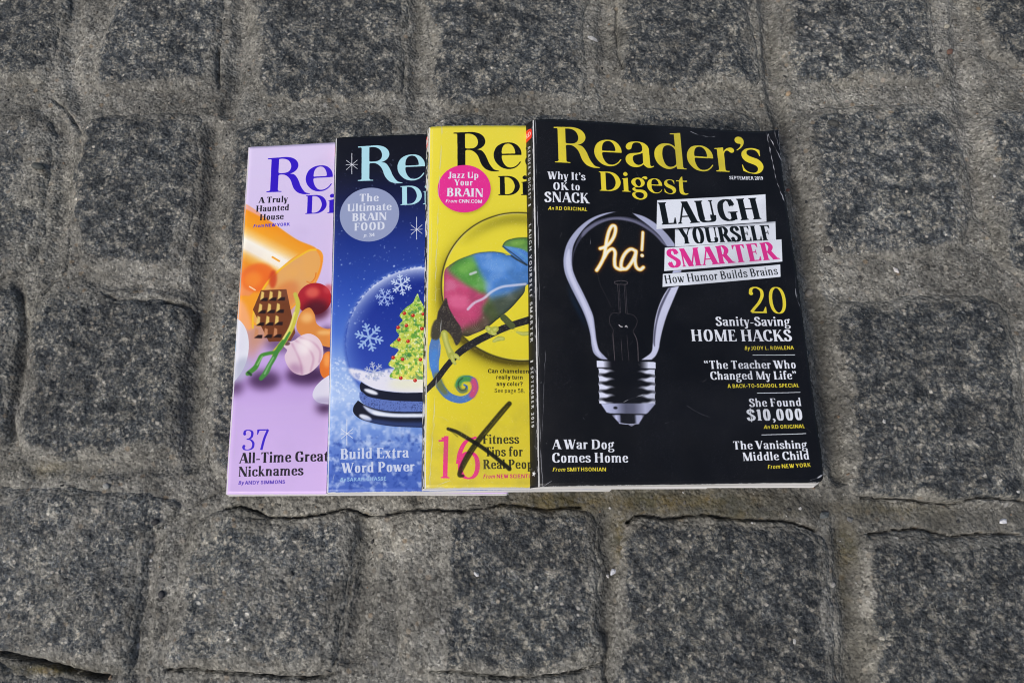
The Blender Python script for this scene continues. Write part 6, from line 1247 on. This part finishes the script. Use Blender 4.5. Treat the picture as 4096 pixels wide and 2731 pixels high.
def crease(s, pts, w, alpha, seed):
    p = smooth_path(pts, False, .6)
    k = np.arange(len(p)); j = vnoise(k * .35, k * 0. + seed, seed) * .22
    g = np.clip(.55 + 1.1 * vnoise(k * .23, k * 0. + 3, seed + 5), .12, 1.25)
    p = p + np.stack([j, -j * .3], -1)
    polys = brush(p, w * g)
    s.paint(polys, 'nonzero', (120, 122, 130), alpha * .35, .5)
    s.paint(polys, 'nonzero', (212, 213, 218), alpha)
def screw_base(s, q):
    (tl, tr, bl, br) = q[0:2], q[2:4], q[4:6], q[6:8]
    y0, y1 = min(tl[1], tr[1]), max(bl[1], br[1]); H = y1 - y0
    t = (s.Y - y0 - (s.X - tl[0]) / (tr[0] - tl[0]) * (tr[1] - tl[1])) / H
    xl, xr = tl[0] + (bl[0] - tl[0]) * t, tr[0] + (br[0] - tr[0]) * t
    ph = np.clip((t - .17) / .80, 0, 1) * 4.2
    wob = np.where(t > .17, .55 * np.abs(np.sin(ph * math.pi + .2)) ** .7, 0)
    xl2, xr2 = xl + .2 + wob * 1.1 + .35 * (t > .15), xr - wob * .9 - .1
    inside = np.clip((s.X - xl2) * 6, 0, 1) * np.clip((xr2 - s.X) * 6, 0, 1) * ((t > 0) & (t < 1))
    d = np.minimum(s.X - xl2, (xr2 - s.X) * .9)
    ridge = .5 + .5 * np.sin(ph * 2 * math.pi - .6 + .25 * np.sin(s.X * 1.3))
    ridge = np.where(t < .17, .85, ridge)
    reach = 2.2 + 3.4 * ridge
    v = np.clip(1.4 * np.clip(1.45 - d / reach, 0, 1) ** 1.2 * (.3 + .7 * ridge), 0, 1) * (1 - .8 * np.exp(-((t - .165) / .015) ** 2))
    s.over(np.clip(inside, 0, 1).astype(np.float32), (13, 13, 17))
    s.over((inside * v).astype(np.float32), (228, 231, 250))
def globe(s, c, r):
    d = np.hypot(s.X - c[0], s.Y - c[1]); nx, ny = (s.X - c[0]) / r, (s.Y - c[1]) / r
    m = np.clip((r - d) * 3, 0, 1)
    base = np.stack([36 + 20 * ny, 62 + 26 * ny, 162 + 30 * ny], -1) / 255
    rim = np.clip((d / r - .74) / .26, 0, 1) ** 1.8
    up = np.clip(-ny * 1.1 + .15, 0, 1); lo = np.clip(ny, 0, 1)
    base = base + (rim * up)[..., None] * (np.array([206, 218, 246]) / 255 - base) * .95
    base = base + (rim * (1 - up) * .55)[..., None] * (np.array([110, 146, 220]) / 255 - base)
    s.px = s.px * (1 - m[..., None]) + base.astype(np.float32) * m[..., None]
    edge = np.exp(-((d - r) / .9) ** 2) * np.clip(.3 + 1.2 * s.noise(1.0, 77, 2), 0, 1) * np.clip(.2 - ny, 0, 1)
    s.over(np.clip(edge, 0, 1).astype(np.float32), (226, 232, 248))
def scales(s, clip):
    n = s.noise(7, 51, 2); q = s.X * .8 + s.Y * .6 + n * 2.; p = s.X * -.55 + s.Y * .85 + s.noise(9, 53, 2) * 2.
    w = np.sin(q * 2 * math.pi / .62) * np.sin(p * 2 * math.pi / .5)
    s.over(clip * np.clip(-w, 0, 1), (24, 30, 34), .2); s.over(clip * np.clip(w, 0, 1), (250, 246, 244), .26)
    v = s.noise(6, 54, 3)
    s.over(clip * np.clip(v * 1.6, 0, 1), (20, 34, 30), .12); s.over(clip * np.clip(-v * 1.5, 0, 1), (240, 240, 244), .2)
    s.over(clip * np.clip(1 - s.blur(clip, 1.4), 0, 1), (30, 34, 22), .5)
def flakes(s, seed):
    rng = random.Random(seed)
    for _ in range(330):
        x, y = rng.uniform(1, 60), 8 + 100 * rng.random() ** .8
        r = rng.uniform(.1, .28) * (1 + 1.2 * (rng.random() < .15))
        s.paint([s.ring((x, y), r * 1.2, r * rng.uniform(.6, 1), rng.uniform(0, 3))], 'evenodd', (196, 212, 244), rng.uniform(.3, .95) * min(1, .25 + y / 60), .08)
def dish(s, c, r):
    d = np.hypot(s.X - c[0], s.Y - c[1]); low = np.clip((s.Y - c[1]) / r, -1, 1)
    sh = np.hypot(s.X - c[0] + 1.5, s.Y - c[1] - 2.2)
    out = d > r
    s.over((np.exp(-np.clip(sh - r + .5, 0, 99) / 2.6) * out * np.clip(.62 + .55 * low, 0, 1)).astype(np.float32), (70, 60, 4), .85)
    s.over((np.exp(-((d - r + 4) / 3.4) ** 2) * np.clip(-low - .5, 0, 1) * 1.5).clip(0, 1).astype(np.float32), (96, 92, 16), .75)
    s.over(np.exp(-((d - r) / .42) ** 2).astype(np.float32), (54, 50, 22), .9)
    s.over(np.exp(-((d - r + .55) / .22) ** 2).astype(np.float32) * np.clip(.6 + s.noise(8, 3, 2), 0, 1), (226, 220, 160), .75)
def print_cover(name):
    s = Sheet(COVER_W, COVER_H, (12, 12, 15)); clips = {}; rng = random.Random(len(name))
    for op in ART[name]:
        k = op[0]
        if k == 'fill':
            _, cs, col, al, bl, cl = op; s.fill(cs, col, al, bl, clips.get(cl))
        elif k == 'line':
            _, p, w, col, al, bl, tp, cl = op; s.line(p, w, col, al, bl, clips.get(cl), tp)
        elif k == 'ell':
            _, c, rx, ry, an, col, al, bl, cl = op
            s.paint([s.ring(c, rx, ry, an)], 'evenodd', col, al, bl, clips.get(cl))
        elif k == 'ramp':
            _, cs, p0, p1, st, al, bl, cl = op
            polys = [np.array([(0, 0), (COVER_W, 0), (COVER_W, COVER_H), (0, COVER_H)])] if cs is None else [smooth_path(c) for c in cs]
            s.paint(polys, 'evenodd', s.ramp(p0, p1, st), al, bl, clips.get(cl))
        elif k == 'mottle':
            _, cs, cell, seed, col, lo, hi, al, bl, cl = op
            m = np.ones((s.h, s.w), np.float32) if cs is None else s.blur(s.mask([smooth_path(c) for c in cs]), .8)
            if cl: m = m * clips[cl]
            v = np.clip((s.noise(cell, seed, 3) - lo) / (hi - lo), 0, 1).astype(np.float32)
            s.over(m * (s.blur(v, bl) if bl else v), col, al)
        elif k == 'rimring':
            c = s.ring(*op[1:5]); s.paint(brush(np.concatenate([c, c[:1]]), op[5]), 'nonzero', op[6], op[7], .12)
        elif k == 'clip': clips[op[1]] = s.mask([smooth_path(c) for c in op[2]])
        elif k == 'text': letter_line(s, op[1], op[2], op[3], op[4], op[5], op[6], op[8], op[7])
        elif k == 'crease': crease(s, *op[1:])
        elif k == 'mast':
            for g, cs in MAST.items():
                o = op[1] if g in ('R', 'e', 'a', 'd', 'e2', 'r', 'q', 's') else op[2]
                s.fill([[(p[0] + o[0], p[1] + o[1]) + tuple(p[2:]) for p in c] for c in cs], op[3])
        elif k == 'proc':
            if op[1] == 'screw': screw_base(s, op[2])
            elif op[1] == 'globe': globe(s, op[2], op[3])
            elif op[1] == 'scales': scales(s, clips['hide'])
            elif op[1] == 'flakes': flakes(s, op[2])
            elif op[1] == 'dish': dish(s, op[2], op[3])
            elif op[1] == 'wear': wear(s, op[2], rng)
    return s
def print_spine(name, T):
    base = {'lilac': (206, 188, 224), 'navy': (16, 18, 34), 'yellow': (30, 28, 20), 'black': (17, 17, 20)}[name]
    s = Sheet(T, COVER_H, base)
    b0, b1 = SPINE_MARKS['badge']
    c = ((T * .46), (b0 + b1) / 2)
    s.fill([[(c[0] - 2.6, b0), (c[0] + 2.2, b0 + .3), (c[0] + 2.7, b0 + 1.2), (c[0] + 2.7, b1 - 1.2), (c[0] + 2.2, b1 - .3), (c[0] - 2.6, b1)]], (226, 52, 34))
    letter_line(s, 'RD', 'text', (c[0] - 2.0, c[1] + 1.1), (c[0] + 2.0, c[1] + 1.1), 2.6, (240, 236, 232))
    if name in ('black', 'navy', 'lilac'):
        ink = (226, 228, 232) if name != 'lilac' else (60, 40, 150)
        x = T * .42; cap = 1.9
        def down(t, a, b): letter_line(s, t, 'sans', (x, a), (x, b), cap, ink, .2, .85)
        if name == 'black':
            m = SPINE_MARKS
            down("READER\u2019S DIGEST", m['t1'][0], m['t1'][1] - 4); down('|', m['t1'][1] - 1, m['t1'][1])
            down('LAUGH YOURSELF SMARTER', *m['t2']); down('|', m['t3'][0], m['t3'][1]); down('SEPTEMBER 2019', *m['t4'])
            letter_line(s, '*', 'sans', (x, m['star'] - 1.4), (x, m['star'] + 1.4), 2.8, ink)
    if name == 'yellow':
        s.over(np.clip((fbm(s.X / 1.4, s.Y / 3.2, 5, 3) - .02) * 6, 0, 1), (222, 220, 212), .95)
        s.over(np.clip(1 - np.abs(s.X - T * .9) / .7, 0, 1) * np.clip(.6 + fbm(s.X / 2, s.Y / 6, 15, 2), 0, 1), (200, 196, 180), .8)
        s.over(np.clip((s.Y - 120) / 40, 0, 1) * np.clip(.5 + fbm(s.X / 3, s.Y / 9, 25, 2), 0, 1), (150, 148, 140), .6)
    n = fbm(s.X / .8, s.Y / 2.4, 4, 3)
    edge = np.minimum(s.X, T - s.X)
    s.over(np.clip(((.36 if name == 'yellow' else .12) + .5 * n - edge) / .15, 0, 1) * (.45 if name == 'navy' else .8), (206, 206, 208))
    if name == 'black':
        s.over(np.clip(1 - np.abs(s.X - T * .86 - .25 * n) / .16, 0, 1) * np.clip(.1 + fbm(s.X, s.Y / 9, 8, 2), 0, 1), (200, 200, 204), .7)
        s.over(np.clip((n - .5) * 5, 0, 1), (170, 170, 176), .4)
    return s
def print_image(name, s):
    im = bpy.data.images.new(name, s.w, s.h, alpha=False)
    px = np.ones((s.h, s.w, 4), np.float32); px[..., :3] = np.clip(s.px[::-1], 0, 1)
    im.pixels.foreach_set(px.ravel()); im.update(); im.pack()
    return im
def print_material(name, s, rough):
    n = Nodes(name); uv = n.n('UVMap', uv_map='print').outputs[0]
    t = n.n('TexImage', image=print_image(name, s), extension='EXTEND'); n.l(uv, t.inputs[0])
    n.l(t.outputs[0], n.b.inputs['Base Color'])
    pos = n.n('NewGeometry').outputs['Position']
    n.l(n.ramp(n.noise(pos, 60, 4), [(.3, rough), (.7, rough + .16)]), n.b.inputs['Roughness'])
    n.b.inputs['Specular IOR Level'].default_value = .38
    h = n.math('ADD', n.noise(pos, 24, 2), n.math('MULTIPLY', n.noise(pos, 260, 2), .06))
    n.l(n.bump(h, .35, .0010), n.b.inputs['Normal'])
    return n.m
def paper_material():
    n = Nodes('page edges'); lay = n.attr('layer'); pos = n.n('NewGeometry').outputs['Position']
    c = n.n('CombineXYZ'); n.l(n.math('MULTIPLY', lay, 15.), c.inputs[2])
    sp = n.n('SeparateXYZ'); n.l(pos, sp.inputs[0])
    n.l(n.math('MULTIPLY', sp.outputs[0], 9.), c.inputs[0]); n.l(n.math('MULTIPLY', sp.outputs[1], 9.), c.inputs[1])
    f = n.noise(c.outputs[0], 1., 2, .6)
    n.l(n.ramp(f, [(.3, (.22, .21, .2)), (.42, (.5, .49, .47)), (.52, (.76, .75, .735)), (.75, (.82, .81, .8))]), n.b.inputs['Base Color'])
    n.b.inputs['Roughness'].default_value = .85
    return n.m
PAPER = paper_material()
COVER_WHITE = Nodes('inside of cover'); COVER_WHITE.b.inputs['Base Color'].default_value = (.7, .7, .7, 1)
cn = COVER_WHITE; cp = cn.n('NewGeometry').outputs['Position']
cn.l(cn.ramp(cn.noise(cp, 900, 2), [(.3, (.55, .54, .53)), (.7, (.74, .74, .73))]), cn.b.inputs['Base Color']); cn.b.inputs['Roughness'].default_value = .6
def grid_faces(nv, nu, base=0, flip=False):
    i = np.arange(nv * nu).reshape(nv, nu) + base
    f = np.stack([i[:-1, :-1], i[:-1, 1:], i[1:, 1:], i[1:, :-1]], -1).reshape(-1, 4)
    return f[:, ::-1] if flip else f
def set_uv(o, uvs):
    me = o.data; l = me.uv_layers.new(name='print')
    vi = np.empty(len(me.loops), np.int32); me.loops.foreach_get('vertex_index', vi)
    l.data.foreach_set('uv', np.asarray(uvs, np.float32)[vi].ravel())
def thick_sheet(name, top, uv, mat, parent, t=.26):
    """top: (nv, nu, 3) points in metres; closed sheet with the print on top and bare card below"""
    nv, nu = top.shape[:2]; n = nv * nu
    low = top - np.array([0, 0, t / 1000.])
    V = np.concatenate([top.reshape(-1, 3), low.reshape(-1, 3)])
    f = [grid_faces(nv, nu), grid_faces(nv, nu, n, True)]
    i = np.arange(n).reshape(nv, nu)
    for ring, fl in ((i[0], False), (i[:, -1], False), (i[-1], True), (i[:, 0], True)):
        a, b = ring[:-1], ring[1:]
        s = np.stack([a, a + n, b + n, b], -1)
        f.append(s[:, ::-1] if fl else s)
    o = mesh_obj(name, V, np.concatenate(f), mat, parent)
    o.data.materials.append(COVER_WHITE.m)
    mi = np.zeros(len(o.data.polygons), np.int32); mi[(nv - 1) * (nu - 1):] = 1
    o.data.polygons.foreach_set('material_index', mi)
    sf = np.ones(len(o.data.polygons), bool); sf[2 * (nv - 1) * (nu - 1):] = False
    o.data.polygons.foreach_set('use_smooth', sf)
    set_uv(o, np.concatenate([uv.reshape(-1, 2), uv.reshape(-1, 2)]))
    return o
def build_magazine(name, label):
    root = link(bpy.data.objects.new('magazine', None), label=label, category='magazine', group='magazines fanned out on the paving')
    base = sheet(name, 0, 0); root.location = (base[0], base[1], 0); root.empty_display_size = .05
    off = np.array([base[0], base[1], 0])
    t0, t1 = THICK[name]; sh = SHEAR[name]
    u = np.concatenate([np.linspace(0, 8, 13), np.linspace(9.5, COVER_W, 74)]); v = np.linspace(0, COVER_H, 110)
    U, V = np.meshgrid(u, v)
    wob = .12 * fbm(V / 17, U * 0 + 2, 9, 2) * np.exp(-(COVER_W - U) / 8) - .12 * fbm(V / 17, U * 0 + 5, 19, 2) * np.exp(-U / 8)
    def round_corner(A, B, r):
        dx, dy = A - (COVER_W - r), r - B
        k = (dx > 0) & (dy > 0); m = np.maximum(np.maximum(dx, dy), 1e-6); L = np.hypot(dx, dy) + 1e-9
        return np.where(k, COVER_W - r + dx * m / L, A), np.where(k, r - dy * m / L, B)
    Ur, Vr = round_corner(U, V, 3.6 if name == 'black' else 1.2)
    top = sheet(name, Ur + wob, Vr + .1 * fbm(U / 15, V * 0, 8, 2)) - off
    z_round = .5 * np.exp(-(U / 1.1) ** 2)                        # soft fold at the spine
    top[..., 2] -= z_round / 1000
    thick_sheet('front_cover', top, np.stack([Ur / COVER_W, Vr / COVER_H], -1), print_material('printed cover', print_cover(name), .29), root)
    # pages: stacked rings from under the cover down to the back cover
    L = 15; rng = np.random.RandomState(len(name) + 3)
    un = np.linspace(0, 1, 60); vn = np.linspace(0, 1, 70)
    def layer(k, inset=0., extra=0.):
        f = k / (L - 1)
        lo = .25 - sh * f; hi = COVER_W - .7 - sh * .55 * f + rng.uniform(-.35, .12) - inset
        reach = {'lilac': (.35, .35), 'navy': (.7, .6), 'yellow': (.5, .3), 'black': (.1, 1.7)}[name]
        vb, vt = rng.uniform(-.15, .2) + .1, COVER_H - .15 + rng.uniform(-.25, .1)
        A, B = np.meshgrid(lo + (hi - lo) * un, vb + (vt - vb) * vn)
        B = B - (reach[0] + (reach[1] - reach[0]) * np.clip(A / COVER_W, 0, 1)) * f ** .8 * (1 - vn[:, None])
        A, B = round_corner(A, B, 4.2 if name == 'black' else 1.6)
        p = sheet(name, np.clip(A, 0, COVER_W), B); q = sheet(name, A, B); q[..., 2] = p[..., 2]
        th = t0 + (t1 - t0) * np.clip(A / COVER_W, 0, 1) ** 1.5
        q[..., 2] -= (.34 + (th - .68) * f) / 1000
        return q - off
    lays = [layer(k) for k in range(L)]
    nv, nu = len(vn), len(un)
    V_ = [lays[0].reshape(-1, 3)]; lay = [np.zeros(nv * nu)]; F_ = [grid_faces(nv, nu)]; n0 = nv * nu
    i = np.arange(n0).reshape(nv, nu)
    ring = np.concatenate([i[0, :-1], i[:-1, -1], i[-1, :0:-1], i[:0:-1, 0]])
    prev = ring; nxt = n0
    for k in range(1, L):
        pts = lays[k].reshape(-1, 3)[ring]; V_.append(pts); lay.append(np.full(len(ring), k / (L - 1)))
        cur = nxt + np.arange(len(ring)); nxt += len(ring)
        F_.append(np.stack([np.roll(prev, -1), prev, cur, np.roll(cur, -1)], -1)); prev = cur
    V_.append(lays[-1].reshape(-1, 3)); lay.append(np.ones(nv * nu)); F_.append(grid_faces(nv, nu, nxt, True))
    pb = mesh_obj('page_block', np.concatenate(V_), np.concatenate(F_), PAPER, root, smooth=False)
    vert_attr(pb, 'layer', np.concatenate(lay))
    # back cover
    A, B = np.meshgrid(np.linspace(-sh, COVER_W - sh * .55, 50), np.linspace(0, COVER_H, 60))
    q = sheet(name, A, B); q[..., 2] = sheet(name, np.clip(A, 0, COVER_W), B)[..., 2]
    q[..., 2] -= (t0 + (t1 - t0) * np.clip(A / COVER_W, 0, 1) ** 1.5 - .30) / 1000
    thick_sheet('back_cover', q - off, np.stack([A / COVER_W, B / COVER_H], -1), COVER_WHITE.m, root, .22)
    # spine: leans out to the left from the fold of the cover down to the back cover
    T = t0 + .2; w = np.linspace(0, 1, 15); v = np.linspace(0, COVER_H, 120)
    Wg, Vg = np.meshgrid(w, v)
    q = sheet(name, 0 * Wg, Vg)
    lean = -(sh + .05) * (1 - Wg) - .45 * np.sin(Wg * math.pi) * (.5 + .5 * min(1, sh)) + .05 * fbm(Vg / 12, Wg * 2, 3, 2)
    d = sheet(name, 1. + 0 * Wg, Vg) - q; d[..., 2] = 0
    q = q + d * lean[..., None]
    q[..., 2] -= (.52 + (t0 - .62) * (1 - Wg)) / 1000
    thick_sheet('spine', q - off, np.stack([Wg, Vg / COVER_H], -1), print_material('printed spine', print_spine(name, T), .4), root, .2)
    return root
build_magazine('lilac', 'lilac magazine with an orange pill bottle spilling food, lowest and leftmost of the fan')
build_magazine('navy', 'navy blue magazine with a snow globe on the cover, lying on the lilac one')
build_magazine('yellow', 'yellow magazine with a chameleon and a black marker cross on the cover')
build_magazine('black', 'black magazine with a light bulb on the cover, topmost and wholly visible')
